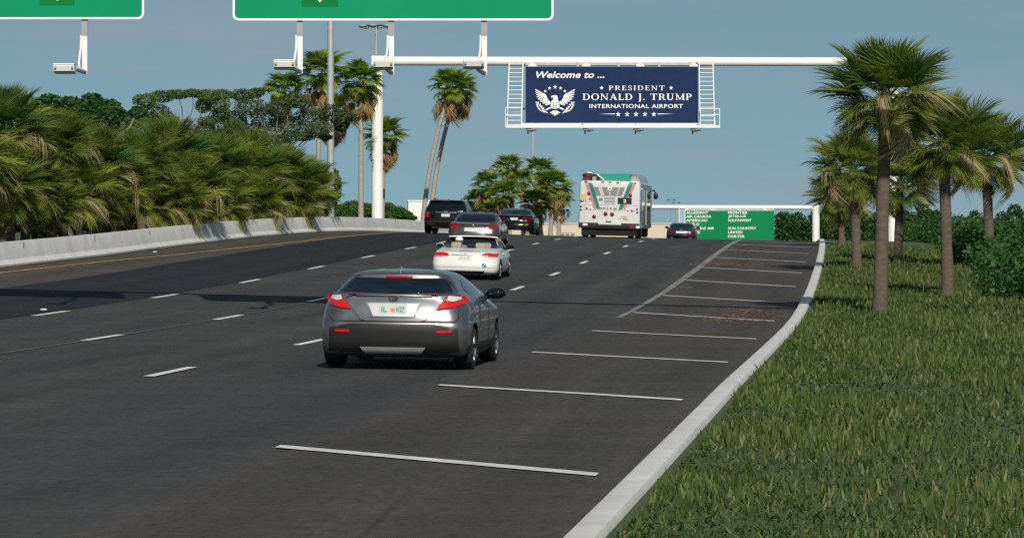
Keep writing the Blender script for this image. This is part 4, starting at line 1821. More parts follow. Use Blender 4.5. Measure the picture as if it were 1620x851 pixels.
# ---- graphite saloon
def saloon(name, label, paint, lamps, roof=1.25, far=False):
    q = roof/1.25
    S = Shell([
        [.16, .82, .24, 4.6, .24, .12, .4],
        [.22, .89, .08, 4.8, .28, .15, .46],
        [.34, .925, .01, 4.9, .32, .18, .52],
        [.43, .93, .0, 4.92, .34, .19, .55],
        [.455, .93, .03, 4.92, .34, .19, .55],
        [.60*q, .92, .09, 4.85, .36, .17, .55],
        [.72*q, .905, .12, 4.6, .38, .16, .55],
        [.80*q, .88, .11, 4.2, .38, .15, .52],
        [.832*q, .86, .10, 3.9, .36, .15, .46],
        [.852*q, .835, .20, 3.72, .33, .15, .42],
        [.885*q, .815, .62, 3.55, .30, .12, .40],
        [.90*q, .805, .80, 3.46, .30, .14, .38],
        [1.02*q, .755, 1.12, 3.12, .28, .16, .34],
        [1.17*q, .675, 1.58, 2.72, .26, .16, .30],
        [1.215*q, .62, 1.80, 2.55, .25, .14, .26],
        [1.24*q, .52, 2.02, 2.40, .14, .05, .12],
    ], 4)
    t = thing(name, label, 'car')
    wheels = (.98, 3.95)
    me = cut(S.body(), arch_cutters(wheels, .385, .30, .93), 'body', [paint, M_TRIM])
    link(bpy.data.objects.new('body', me), t)
    for y in wheels:
        for s in (-1, 1):
            make_wheel(t, (s*.815, y, .295), .345, .245, M_RIM, 7)
    win = [(-.79, .905*q), (-.66, 1.155*q), (-.6, 1.19*q), (.6, 1.19*q), (.66, 1.155*q), (.79, .905*q)]
    patch(t, 'rear_window', M_GLASS, S, win, .006, 12, mcol=20)
    for s in (1, -1):
        f = (lambda p: p) if s == 1 else mir
        lamp = patch(t, 'tail_light', lamps, S, f([(.40, .705*q), (.46, .745*q), (.62, .80*q), (.86, .815*q), (.89, .77*q), (.86, .665*q), (.60, .640*q), (.42, .655*q)]), .016, 8)
        patch(t, 'lamp_strip', M_REDD, S, f([(.44, .685*q), (.86, .725*q), (.86, .742*q), (.46, .705*q)]), .020, 3, parent=lamp)
        patch(t, 'reflector', M_REDD, S, f([(.42, .405), (.72, .42), (.80, .44), (.80, .46), (.44, .43)]), .012, 4)
    bar(t, 'boot_lip', M_GALV if not far else paint, S, -.60, .60, .838*q, .016, .020, n=20)
    bar(t, 'chrome_strip', M_CHROME, S, -.37, .37, .745*q, .016, .018)
    bar(t, 'bumper_trim', M_CHROME if not far else M_TRIM, S, -.72, .72, .455, .020, .012, n=20)
    mb = MB()
    mb.prism([(.038*math.cos(a), .034*math.sin(a)) for a in np.linspace(0, 2*math.pi, 17)[:-1]], lambda u, v, d: (u, S.rear(0, .775*q) - .02 + d, .778*q + v), .012)
    em = mb.build('emblem', M_TRIM, t)
    mb = MB()
    mb.prism([(.02*math.cos(a), .018*math.sin(a)) for a in np.linspace(0, 2*math.pi, 13)[:-1]], lambda u, v, d: (u, S.rear(0, .775*q) - .026 + d, .778*q + v), .012)
    mb.build('emblem_centre', M_SIGNW, em)
    patch(t, 'plate_surround', M_GALV, S, [(-.325, .535*q), (.325, .535*q), (.325, .675*q), (-.325, .675*q)], .014, 4)
    plate(t, -.30, .30, .545*q, .665*q, S.rear(0, .6*q) - .032, None, .15)
    lo = patch(t, 'lower_bumper', M_TRIM, S, [(-.80, .30), (.80, .30), (.72, .18), (-.72, .18)], .014, 4, mcol=20)
    for s in (-.58, .58):
        mb = MB()
        mb.prism(rounded(s - .10, s + .10, .20, .265, .03), lambda u, v, d: (u, S.rear(s, .23) - .03 + d, v), .05)
        mb.build('exhaust_tip', M_CHROME, lo, 40)
    for s in (-1, 1):
        mb = MB()
        S.side_patch(mb, [(1.10, .935*q), (1.75, 1.15*q), (2.1, 1.185*q), (2.4, 1.185*q), (3.35, .93*q), (1.4, .915*q)], s, .005)
        w = mb.build('side_window', M_GLASS, t, 40)
        mb = MB()
        mb.tube([(s*(S.side(y, z*q) + .008), y, z*q) for y, z in ((1.05, .92), (1.4, 1.04), (1.75, 1.165), (2.1, 1.2), (2.45, 1.195), (3.0, 1.04), (3.4, .92), (2.4, .905), (1.05, .92))], .010, 6)
        mb.build('window_trim', M_CHROME, w, 60)
        mb = MB()
        for yy in (1.5, 2.45, 3.5):
            mb.tube([(s*(S.side(yy, z*q) + .003), yy, z*q) for z in np.linspace(.34, .88, 8)], .005, 4)
        mb.build('door_seam', M_TRIM, t)
        for yy in (1.7, 2.7):
            mb = MB()
            mb.box((s*(S.side(yy, .78*q) + .015), yy, .78*q), (.03, .2, .03))
            mb.build('door_handle', M_CHROME, t)
        mirror_part(t, s*.84, 3.12, .94*q, s, paint, (.12, .10, .075))
    mb = MB()
    mb.ball((0, 2.02, 1.245*q), (.025, .10, .045), 10, 8)
    mb.build('antenna', M_CHROME if not far else M_TRIM, t, 60)
    return t


M_REDM = mat('tail_lamp_mid_red', (.34, .006, .012), .15, 0, .6)
sal = saloon('saloon_car', 'graphite grey saloon with dark rear window just ahead of the white convertible', M_GREYPAINT, M_REDM)
place(sal, 747.5, 389, hit(749, 389)[1]/140.0)
sal.scale.x *= 1.06
blu = saloon('saloon_car', 'small dark blue saloon far off in front of the green airline sign', M_BLUEPAINT, M_REDD, 1.20, True)
place(blu, 1077, 0, .965, 225.0)


# ---- tall black SUV
def big_suv():
    S = Shell([
        [.26, .86, .22, 4.95, .20, .08, .3],
        [.32, .93, .08, 5.10, .22, .09, .34],
        [.45, .95, .02, 5.16, .22, .10, .36],
        [.62, .955, .0, 5.18, .22, .11, .36],
        [.66, .955, .05, 5.17, .22, .10, .36],
        [.95, .95, .08, 5.10, .22, .09, .34],
        [1.00, .94, .09, 4.7, .22, .09, .34],
        [1.05, .925, .10, 3.80, .22, .09, .32],
        [1.08, .905, .12, 3.62, .22, .09, .30],
        [1.30, .83, .26, 3.25, .22, .09, .26],
        [1.47, .765, .38, 2.95, .22, .08, .24],
        [1.50, .75, .28, 2.85, .22, .08, .24],
        [1.545, .70, .34, 2.65, .22, .08, .22],
        [1.57, .60, .55, 2.45, .16, .05, .15],
    ], 4)
    t = thing('suv_car', 'tall black SUV with a pale plate, highest vehicle of the queue by the barrier', 'car')
    wheels = (.98, 4.05)
    me = cut(S.body(), arch_cutters(wheels, .44, .36, .955), 'body', [M_BROWNBLACK, M_TRIM])
    link(bpy.data.objects.new('body', me), t)
    for y in wheels:
        for s in (-1, 1):
            make_wheel(t, (s*.835, y, .345), .40, .27, M_RIM, 6)
    patch(t, 'rear_window', M_GLASS, S, [(-.83, 1.09), (-.70, 1.45), (.70, 1.45), (.83, 1.09)], .008, 10, mcol=20)
    patch(t, 'high_brake_light', M_REDD, S, [(-.15, 1.50), (.15, 1.50), (.15, 1.515), (-.15, 1.515)], .012, 3)
    for s in (1, -1):
        f = (lambda p: p) if s == 1 else mir
        patch(t, 'tail_light', M_REDM, S, f([(.73, .74), (.70, 1.01), (.915, 1.02), (.94, .74)]), .016, 8)
        patch(t, 'reflector', M_REDD, S, f([(.42, .41), (.82, .42), (.82, .455), (.42, .445)]), .014, 3)
    bar(t, 'tailgate_strip', M_CHROME, S, -.46, .46, .985, .018, .020)
    patch(t, 'tailgate', M_BROWNBLACK, S, [(-.68, .66), (.68, .66), (.70, 1.06), (-.70, 1.06)], .010, 8, mcol=20)
    plate(t, -.19, .19, .785, .92, S.rear(0, .85) - .035, None, .03)
    mb = MB()
    mb.prism(rounded(-.08, .08, 1.0, 1.045, .02, 4), lambda u, v, d: (u, S.rear(0, 1.02) - .03 + d, v), .012)
    mb.build('emblem', M_CHROME, t)
    patch(t, 'bumper_step', M_TRIM, S, [(-.90, .50), (.90, .50), (.90, .62), (-.90, .62)], .02, 4, mcol=24)
    lo = patch(t, 'lower_bumper', M_TRIM, S, [(-.75, .40), (.75, .40), (.7, .28), (-.7, .28)], .02, 4, mcol=20)
    mb = MB()
    mb.box((0, 1.2, .28), (1.2, 2.2, .10))
    mb.build('underbody', M_UNDER, t)
    for s in (-1, 1):
        for y0, y1 in ((.45, 1.15), (1.25, 2.05), (2.12, 3.05)):
            mb = MB()
            S.side_patch(mb, [(y0 + .10, 1.10), (y0 + .13, 1.44), (y1 - (.0 if y1 < 3 else .25), 1.44), (y1, 1.10)], s, .006)
            mb.build('side_window', M_GLASS, t, 40)
        mb = MB()
        for yy in (1.2, 2.08, 3.2):
            mb.tube([(s*(S.side(yy, z) + .003), yy, z) for z in np.linspace(.42, 1.44, 8)], .006, 4)
        mb.build('door_seam', M_TRIM, t)
        for yy in (1.4, 2.3):
            mb = MB()
            mb.box((s*(S.side(yy, .98) + .015), yy, .98), (.03, .22, .035))
            mb.build('door_handle', M_CHROME, t)
        mb = MB()
        mb.tube([(s*.60, .75, 1.575), (s*.60, .85, 1.61), (s*.60, 2.3, 1.615), (s*.60, 2.45, 1.575)], .018, 6)
        mb.build('roof_rail', M_TRIM, t, 60)
        mirror_part(t, s*.91, 3.2, 1.12, s, M_BROWNBLACK, (.12, .10, .12))
    mb = MB()
    mb.ball((.05, .9, 1.575), (.025, .09, .045), 10, 8)
    mb.build('antenna', M_TRIM, t, 60)
    return t


suv = big_suv()
place(suv, 704, 370, hit(706, 370)[1]/171.0)
suv.scale.x *= 1.07


# ---- black fastback
def fastback():
    S = Shell([
        [.22, .84, .24, 4.5, .26, .14, .4],
        [.28, .90, .07, 4.62, .30, .16, .45],
        [.42, .93, .0, 4.70, .34, .20, .5],
        [.55, .935, .04, 4.70, .36, .20, .5],
        [.72, .92, .12, 4.4, .38, .18, .5],
        [.82, .89, .10, 3.9, .38, .16, .48],
        [.90, .85, .06, 3.6, .36, .16, .44],
        [.925, .825, .10, 3.5, .34, .16, .42],
        [.95, .80, .36, 3.4, .30, .15, .40],
        [1.08, .725, .86, 3.0, .26, .15, .34],
        [1.20, .65, 1.28, 2.65, .24, .14, .30],
        [1.26, .58, 1.55, 2.45, .20, .10, .24],
        [1.28, .48, 1.8, 2.30, .10, .04, .10],
    ], 4)
    t = thing('fastback_car', 'black fastback car with a ducktail lip, in front of the right palm cluster', 'car')
    wheels = (.92, 3.75)
    me = cut(S.body(), arch_cutters(wheels, .40, .31, .935), 'body', [M_BLACKPAINT, M_TRIM])
    link(bpy.data.objects.new('body', me), t)
    for y in wheels:
        for s in (-1, 1):
            make_wheel(t, (s*.825, y, .30), .355, .255, M_RIMD, 5)
    patch(t, 'rear_window', M_GLASS, S, [(-.76, .965), (-.62, 1.18), (-.55, 1.215), (.55, 1.215), (.62, 1.18), (.76, .965)], .006, 12, mcol=20)
    for s in (1, -1):
        f = (lambda p: p) if s == 1 else mir
        patch(t, 'tail_light', M_REDD, S, f([(.34, .80), (.40, .845), (.86, .865), (.895, .80), (.86, .73), (.60, .755)]), .012, 6)
        patch(t, 'reflector', M_REDD, S, f([(.50, .36), (.80, .37), (.80, .395), (.50, .385)]), .012, 3)
    bar(t, 'spoiler_lip', M_TRIM, S, -.74, .74, .918, .018, .03, n=20)
    bar(t, 'chrome_strip', M_CHROME, S, -.30, .30, .735, .016, .016)
    plate(t, -.175, .175, .70, .825, S.rear(0, .76) - .035, None, .05)
    patch(t, 'lower_bumper', M_TRIM, S, [(-.82, .38), (.82, .38), (.78, .22), (-.78, .22)], .016, 5, mcol=20)
    for s in (-1, 1):
        mb = MB()
        S.side_patch(mb, [(1.0, .965), (1.6, 1.18), (2.1, 1.23), (2.45, 1.20), (3.25, .96), (1.6, .945)], s, .005)
        mb.build('side_window', M_GLASS, t, 40)
        mb = MB()
        for yy in (1.5, 2.4, 3.4):
            mb.tube([(s*(S.side(yy, z) + .003), yy, z) for z in np.linspace(.36, .92, 8)], .005, 4)
        mb.build('door_seam', M_TRIM, t)
        mirror_part(t, s*.84, 2.95, .97, s, M_BLACKPAINT, (.12, .10, .075))
    return t


fst = fastback()
place(fst, 812.5, 0, 1.02, 183.0)
fst.scale.x *= 1.05

# ---- city bus
M_BUSW = mat('bus_silver_white', (.60, .605, .60), .35, .1, .4, noise=(1.2, .06))
M_BUSG = mat('bus_side_grey', (.06, .065, .065), .35, .1, .3)
M_BUSS = mat('bus_shroud_silver', (.42, .43, .44), .35, .4, .3)
M_TEAL = mat('bus_teal', (.0, .17, .155), .4, 0, .3)
M_TEALR = mat('bus_roof_teal', (.0, .25, .18), .5)
M_PINK = mat('bus_pink', (.55, .19, .21), .4, 0, .3)
M_GRILLE = mat('bus_grille_grey', (.20, .20, .20), .6, noise=(30, .35))
M_SCREENB = mat('led_display', (.015, .02, .018), .3)
M_LED = mat('led_digit', (.6, .6, .55), .5, emit=((.9, 1, .9), .5))
M_BUSRED = mat('bus_lamp_red', (.20, .012, .012), .25, 0, .5)
M_BUSDK = mat('bus_dark_lamp', (.10, .012, .012), .25, 0, .5)
M_YELLOWS = mat('bus_yellow_sign', (.66, .42, .10), .5)
M_OLIVE = mat('bus_palm_mark', (.36, .36, .12), .5)


def bus():
    q = .00411
    z = lambda r: (793 - r)*q
    x = lambda c, r=400: (c - 455 - (400 - r)*.032)*q
    W, Lb = 1.385, 12.0
    t = thing('city_bus', 'silver city bus with teal and pink stripes and a teal roof, in the right lane', 'bus')
    S = Shell([
        [.42, W-.03, .03, Lb-.1, .07, .05, .2],
        [.50, W, .0, Lb, .10, .06, .25],
        [1.5, W, .01, Lb, .12, .07, .3],
        [2.42, W-.02, .03, Lb-.05, .12, .07, .3],
        [2.53, W-.06, .06, Lb-.12, .12, .07, .28],
        [2.565, W-.16, .14, Lb-.25, .10, .06, .2],
    ], 4, .005)
    wheels = (2.55, 8.6)
    me = cut(S.body(), arch_cutters(wheels, .62, .44, W, .42), 'body', [M_BUSW, M_UNDER])
    link(bpy.data.objects.new('body', me), t)
    for y in wheels:
        for s in (-1, 1):
            make_wheel(t, (s*(W - .18), y, .44), .51, .30, M_RIM, 8)
        if y < 3:
            for s in (-1, 1):
                make_wheel(t, (s*(W - .52), y, .44), .51, .28, M_RIMD, 8)
    mb = MB()
    mb.box((0, 1.3, .29), (2.5, 2.3, .40))
    mb.cyl((-1.0, 2.55, .40), (1.0, 2.55, .40), .12, None, 10)
    mb.build('underbody', M_UNDER, t)
    bp = patch(t, 'rear_bumper', M_TRIM, S, [(-W+.0, .44), (W, .44), (W, .66), (-W, .66)], .03, 5, mcol=30)
    lp = lambda nm, m, poly, off=.012, n=4, par=None: patch(t, nm, m, S, poly, off, n, par)
    qd = lambda c0, c1, r0, r1: [(x(c0, r0), z(r0)), (x(c1, r0), z(r0)), (x(c1, r1), z(r1)), (x(c0, r1), z(r1))]
    lp('bumper_lamp', M_BUSRED, qd(112, 158, 642, 668), .045, 3, bp)
    lp('bumper_reflector', M_SIGNW, qd(160, 210, 642, 666), .045, 3, bp)
    lp('bumper_lamp', M_BUSRED, qd(668, 738, 658, 686), .045, 3, bp)
    lp('bumper_reflector', M_SIGNW, qd(742, 783, 658, 682), .045, 3, bp)
    lp('bumper_step', M_BUSW, qd(330, 580, 628, 650), .045, 3, bp)
    # engine grille and louvres
    gr = lp('engine_grille', M_GRILLE, [(x(270, 240), z(240)), (x(625, 240), z(240)), (x(590, 335), z(335)), (x(305, 335), z(335))], .012, 6)
    lp('camera_box', M_SIGNW, qd(437, 483, 240, 272), .030, 3, gr)
    lp('camera_lens', M_TRIM, qd(451, 467, 250, 265), .038, 3, gr)
    for a, b in ((372, 380), (352, 360)):
        lp('grille_rib', M_BUSW, [(x(a-20, 240), z(240)), (x(b-14, 240), z(240)), (x(b+18, 335), z(335)), (x(a+12, 335), z(335))], .020, 3, gr)
    lp('grille_rib', M_BUSW, qd(453, 462, 275, 335), .020, 3, gr)
    lp('grille_rib', M_BUSW, [(x(560, 240), z(240)), (x(570, 240), z(240)), (x(540, 335), z(335)), (x(530, 335), z(335))], .020, 3, gr)
    for r in (352, 368, 384, 400, 416):
        lp('louvre', M_GRILLE, qd(395, 515, r - 3, r + 3), .016, 2)
    # coloured stripes (V shape)
    lp('pink_stripe', M_PINK, [(x(180, 175), z(175)), (x(215, 175), z(175)), (x(318, 480), z(480)), (x(286, 480), z(480))], .014, 10)
    lp('teal_stripe', M_TEAL, [(x(213, 172), z(172)), (x(258, 172), z(172)), (x(352, 480), z(480)), (x(314, 480), z(480))], .017, 10)
    lp('teal_stripe', M_TEAL, [(x(672, 180), z(180)), (x(722, 180), z(180)), (x(590, 485), z(485)), (x(550, 485), z(485))], .017, 10)
    lp('pink_stripe', M_PINK, [(x(722, 182), z(182)), (x(750, 185), z(185)), (x(622, 488), z(488)), (x(590, 486), z(486))], .014, 10)
    # number display and dark panel
    lp('side_vent', M_GRILLE, qd(228, 300, 360, 392), .011, 3)
    lp('side_vent', M_GRILLE, qd(335, 382, 360, 392), .011, 3)
    dp = lp('route_display', M_SCREENB, qd(545, 697, 352, 420), .022, 4)
    yv = S.rear(x(621), z(386)) - .03
    mb = MB()
    put_text(mb, '2', x(606), x(638), z(404), z(369), lambda u, v: (u, yv, v), .02)
    mb.build('route_number', M_LED, dp)

    def disc(nm, m, c, r, rad, par=None, d=.03):
        mb = MB()
        cx, cz = x(c, r), z(r)
        y0 = S.rear(cx, cz)
        mb.cyl((cx, y0 - d, cz), (cx, y0 + .02, cz), rad*q, None, 16)
        mb.ball((cx, y0 - d, cz), (rad*q*.85, .02, rad*q*.85), 12, 6)
        o = mb.build(nm, m, par or t, 50)
        return o
    for c, r in ((228, 313), (683, 325)):
        disc('round_lamp', M_BUSRED, c, r, 20)
    for c, r in ((410, 532), (482, 535)):
        o = disc('round_lamp', M_BUSRED, c, r, 23)
        disc('lamp_centre', M_BUSDK, c, r, 9, o, .045)
    disc('engine_cap', M_BUSDK, 284, 566, 21)
    for c, r in ((142, 457), (757, 474)):
        disc('small_lamp', M_BUSDK, c, r, 10)
    for c, r in ((140, 491), (203, 476), (698, 491), (757, 510)):
        disc('small_lamp', M_BUSRED, c, r, 11)
    for c, r in ((245, 478), (654, 489)):
        disc('small_lamp', M_CLEAR_GREY, c, r, 12)
    for c, r in ((383, 184), (463, 184), (546, 188), (196, 184), (737, 190)):
        mb = MB()
        cx, cz = x(c, r), z(r)
        mb.box((cx, S.rear(cx, cz) - .01, cz), (.13, .05, .045))
        mb.build('marker_lamp', M_BUSRED, t)
    # yellow sticker, black marks, lower mark, handle
    lp('yellow_sticker', M_YELLOWS, qd(140, 200, 320, 378), .010, 4)
    mb = MB()
    for c0, c1, r0, r1 in ((134, 152, 386, 412), (160, 176, 386, 398), (190, 199, 384, 412), (152, 160, 402, 410)):
        S.rear_patch(mb, qd(c0, c1, r0, r1), .010, 2, 2)
    mb.build('fleet_number', M_TRIM, t)
    mb = MB()
    for k, (c0, c1, r0, r1) in enumerate(((352, 372, 462, 484), (380, 408, 462, 480), (422, 440, 460, 482), (455, 480, 462, 480), (495, 535, 466, 486), (275, 330, 462, 474))):
        S.rear_patch(mb, qd(c0, c1, r0, r1), .009, 2, 2)
    mb.build('faded_lettering', M_GRILLE, t)
    mb = MB()
    for p in ([(565, 556), (600, 553), (640, 556), (662, 562), (640, 566), (600, 562)], [(585, 566), (650, 574), (640, 588), (600, 578)], [(560, 585), (585, 572), (575, 595)], [(640, 585), (668, 592), (655, 600)], [(600, 580), (650, 590), (646, 600), (598, 594)]):
        S.rear_patch(mb, [(x(a, b), z(b)) for a, b in p], .010, 4, 4)
    mb.build('palm_mark', M_OLIVE, t)
    mb = MB()
    cx = x(443, 612)
    mb.tube([(cx - .11, -.03, z(610)), (cx - .08, -.05, z(618)), (cx + .08, -.05, z(618)), (cx + .11, -.03, z(610))], .022, 6)
    mb.build('door_handle', M_TRIM, t)
    mb = MB()
    for zz in (z(436), z(492)):
        S.rear_patch(mb, [(-1.25, zz - .006), (1.25, zz - .006), (1.25, zz + .006), (-1.25, zz + .006)], .006, 2, 20)
    for xx in (-1.13, 1.13):
        S.rear_patch(mb, [(xx - .006, z(620)), (xx + .006, z(620)), (xx + .006, z(436)), (xx - .006, z(436))], .006, 8, 2)
    mb.build('panel_seam', M_GREY, t)
    # roof: teal tank cover, silver right shroud, camera pod on the left, white strut
    mb = MB()
    prf = [(-.52, 2.50), (-.50, 2.84), (-.44, 2.885), (.80, 2.90), (.88, 2.85), (.90, 2.50)]
    mb.prism(prf, lambda u, v, d: (u, .55 + d, v), 7.5)
    rf = mb.build('roof_cover', M_TEALR, t, 30)
    mb = MB()
    rows = []
    for y in np.linspace(.30, 8.5, 14):
        k = min(1, (y - .30)/.5)
        rows.append([(cx, y, 2.50 + (cz-2.50)*(.72 + .28*math.sqrt(k))) for cx, cz in ((.90, 2.50), (.92, 2.84), (1.0, 2.905), (1.12, 2.90), (1.23, 2.82), (1.31, 2.68), (1.34, 2.50))])
    mb.grid(rows)
    mb.add(rows[0], [tuple(range(7))])
    mb.build('roof_shroud', M_BUSS, t, 40)
    mb = MB()
    rows = []
    for y in np.linspace(.9, 8.5, 12):
        rows.append([(-cx, y, cz) for cx, cz in ((.54, 2.50), (.56, 2.80), (.8, 2.86), (1.12, 2.82), (1.27, 2.70), (1.33, 2.50))])
    mb.grid(rows)
    mb.add(rows[0], [tuple(range(6))])
    mb.build('roof_shroud', M_TRIM, t, 40)
    mb = MB()
    mb.ball((-1.06, .6, 2.80), (.25, .25, .10), 14, 8, 0)
    mb.ball((-.98, .55, 2.90), (.14, .16, .05), 12, 6, 1)
    mb.box((-1.08, .62, 2.66), (.36, .3, .16), m=0)
    mb.box((-.74, .6, 2.62), (.16, .3, .24), m=2)
    pod = mb.build('roof_pod', [M_BUSDK, M_SIGNW, M_GREY], t, 40)
    mb = MB()
    mb.tube([(-.62, .5, 2.84), (-.30, .42, 2.60)], .028, 8)
    mb.build('strut', M_SIGNW, pod, 60)
    # right side: dark glazing, pale posts, lower skirt; the same on the left
    for s in (-1, 1):
        mb = MB()
        S.side_patch(mb, [(.15, .46), (Lb - .6, .46), (Lb - .6, 2.45), (.15, 2.45)], s, .004, 6, 20)
        o = mb.build('side_panel', M_BUSG, t, 40)
        o2 = None
        for k in range(6):
            y0 = 1.0 + k*1.75
            mb = MB()
            S.side_patch(mb, [(y0, 1.25), (y0 + 1.6, 1.25), (y0 + 1.6, 2.2), (y0, 2.2)], s, .012, 4, 4)
            mb.build('window', M_GLASS, o, 40)
        for y0 in (4.7, 10.2):
            mb = MB()
            S.side_patch(mb, [(y0, .50), (y0 + 1.0, .50), (y0 + 1.0, 2.2), (y0, 2.2)], s, .020, 4, 4)
            mb.build('door', M_GLASS, o, 40)
            mb = MB()
            mb.tube([(s*(W + .04), y0 + .5, .6), (s*(W + .04), y0 + .5, 2.1)], .025, 6)
            mb.build('door_post', M_BUSS, o, 60)
        mb = MB()
        mb.box((s*(W + .02), .9, z(250)), (.05, .12, .06))
        mb.build('side_marker', M_SIGNW, t)
        mb = MB()
        mb.tube([(s*(W - .05), Lb - .2, 2.2), (s*(W + .10), Lb + .05, 2.25), (s*(W + .16), Lb + .05, 2.05)], .03, 6)
        mb.ball((s*(W + .17), Lb + .02, 1.98), (.11, .08, .17), 12, 8)
        mb.build('side_mirror', M_TRIM, t, 60)
    return t


bs = bus()
place(bs, 963, 376.5, hit(959, 376.5)[1]/165.0*1.0)

# ------------------------------------------------------------------ palms
def frond(nseg, span, lp, ls, wid, droop, fold, rng, costa=.25, npt=4, pet=.018):
    """one fan leaf growing along +X; petiole then radiating folded leaflets; returns verts, quads, tip parameter"""
    V, Fq, tip = [], [], []
    # petiole
    b = 0
    for i, s in enumerate((0, .5, 1)):
        x, z = lp*s, .10*lp*math.sin(s*1.4) - .10*lp*s*s
        V += [(x, -pet, z), (x, pet, z)]
        tip += [0, 0]
    Fq += [(0, 1, 3, 2), (2, 3, 5, 4)]
    zx = V[-1][2]
    for k in range(nseg):
        ph = span*(2*(k + .5)/nseg - 1)
        L = ls*(.62 + .38*math.cos(ph*.62))*rng.uniform(.9, 1.06)
        cb = costa*math.cos(ph)*.5 if abs(ph) < math.pi/2 else 0
        d = np.array([math.cos(ph), math.sin(ph)*math.cos(fold), abs(math.sin(ph))*math.sin(fold)])
        nrm = np.array([-math.sin(ph), math.cos(ph)*math.cos(fold), 0])
        nrm /= max(np.linalg.norm(nrm), 1e-6)
        base = np.array([lp + max(cb, 0), 0, zx - cb*.15])
        dr = droop*rng.uniform(.7, 1.4)
        st = len(V)
        for j in range(npt):
            s = j/(npt-1)
            w = wid*(.35 + 1.3*s if s < .5 else 1.9*(1-s) + .05)*.5
            p = base + d*L*s
            p = p + np.array([0, 0, -dr*L*s**2.6]) - d*L*.18*dr*s**3
            tw = .5*w*(1 if k % 2 else -1)
            V.append(tuple(p - nrm*w + np.array([0, 0, tw])))
            V.append(tuple(p + nrm*w - np.array([0, 0, tw])))
            tip += [s, s]
        for j in range(npt-1):
            a = st + 2*j
            Fq.append((a, a+1, a+3, a+2))
    return np.array(V), np.array(Fq), np.array(tip)


def rot_frond(az, el, roll):
    return np.array(Matrix.Rotation(az, 3, 'Z') @ Matrix.Rotation(-el, 3, 'Y') @ Matrix.Rotation(roll, 3, 'X'))


class Cloud:
    def __init__(s):
        s.v, s.f, s.c, s.n = [], [], [], 0

    def add(s, v, f, tip, g, dead):
        s.v.append(v)
        s.f.append(f + s.n)
        c = np.zeros((len(v), 4))
        c[:, 0] = tip
        c[:, 1] = g
        c[:, 2] = dead
        c[:, 3] = 1
        s.c.append(c)
        s.n += len(v)

    def mesh(s, name, m):
        return fast_mesh(name, np.concatenate(s.v), np.concatenate(s.f), m, None, np.concatenate(s.c))


def sabal_crown(seed, nf=46, ls=1.0, lp=1.0):
    rng = np.random.default_rng(seed)
    temps = [frond(46, 2.2, lp*rng.uniform(.75, 1.1), ls*rng.uniform(.85, 1.1), .048, rng.uniform(.14, .42), .5, rng, .4) for _ in range(7)]
    C, D = Cloud(), Cloud()
    for i in range(nf):
        t = i/(nf-1)
        az = i*2.39996 + rng.uniform(-.3, .3)
        el = math.radians(86 - 146*t**1.05 + rng.uniform(-9, 9))
        R = rot_frond(az, el, rng.uniform(-.5, .5))
        v, f, tip = temps[rng.integers(7)]
        sc = rng.uniform(.85, 1.1)*(.8 + .2*math.sin(math.pi*min(1, t*1.3)))
        off = np.array([.10*math.cos(az), .10*math.sin(az), -.25*t])
        g = rng.beta(.8, 1.1) + (.2 if t > .6 else 0)
        dead = max(0, rng.uniform(-.9, .45)) if t > .55 else 0
        C.add((v*sc) @ R.T + off, f, tip, min(1, g), dead)
    for i in range(rng.integers(4, 8)):
        az = rng.uniform(0, 6.28)
        el = math.radians(rng.uniform(-80, -25) if i % 2 else rng.uniform(-30, 20))
        dt = frond(30, 1.5, lp*.8, ls*.85, .036, 1.4, 1.1, rng, .3)
        R = rot_frond(az, el, rng.uniform(-1, 1))
        D.add(dt[0] @ R.T + np.array([.15*math.cos(az), .15*math.sin(az), -.3]), dt[1], dt[2]*.2, rng.uniform(0, 1), rng.uniform(.75, 1))
    return C.mesh('crown', L_SABAL), D.mesh('dead_fronds', L_SABAL)


SABAL = [sabal_crown(20+i, 68 + 4*i) for i in range(4)]


def trunk_mesh(h, r0, r1, lean=(0, 0), bend=0.0, m=None, rings=True, seed=0):
    rng = np.random.default_rng(seed)
    mb = MB()
    n = 14
    pts, rs = [], []
    for i in range(n+1):
        s = i/n
        pts.append((lean[0]*(s**(1+bend)), lean[1]*(s**(1+bend)), h*s))
        rs.append((r0 + (r1-r0)*s)*(1 + (.05*rng.uniform(-1, 1) if rings else .02*rng.uniform(-1, 1))) + (.35*r0*(1-s)**8))
    mb.tube(pts, rs, 10)
    return mb.mesh('trunk', m or M_TRUNK, 60)


PLABEL = {}


def sabal(px, py, Y, size, label, k, tpx=None):
    """px, py: centre of the crown in the picture; Y: distance"""
    c = P(px, py, Y)
    bx = c.x if tpx is None else (tpx - 600)*Y/F
    g = float(zr(np.clip(bx, float(xm(Y)) - 12, 99), Y)) - .25
    t = thing('sabal_palm', label, 'palm tree', (bx, Y, g), 'shaggy palms behind the left barrier' if px < 600 else 'palms on the right verge')
    h = c.z - g
    tr = trunk_mesh(h, .17*size**.5, .15*size**.5, (c.x - bx, 0), .3, M_TRUNK, True, k)
    link(bpy.data.objects.new('trunk', tr), t)
    cm, dm = SABAL[k % 4]
    cr = link(bpy.data.objects.new('crown', cm), t)
    cr.location = (c.x - bx, 0, h)
    cr.rotation_euler = (0, 0, k*1.7)
    cr.scale = (size*.95, size*.95, size*.84)
    dd = link(bpy.data.objects.new('dead_fronds', dm), t)
    dd.location = cr.location
    dd.rotation_euler = cr.rotation_euler
    dd.scale = cr.scale


def barY(px):
    return float(np.interp(px, [-200, 0, 170, 290, 400, 520, 600], [98, 106, 119, 132, 149, 169, 184]))


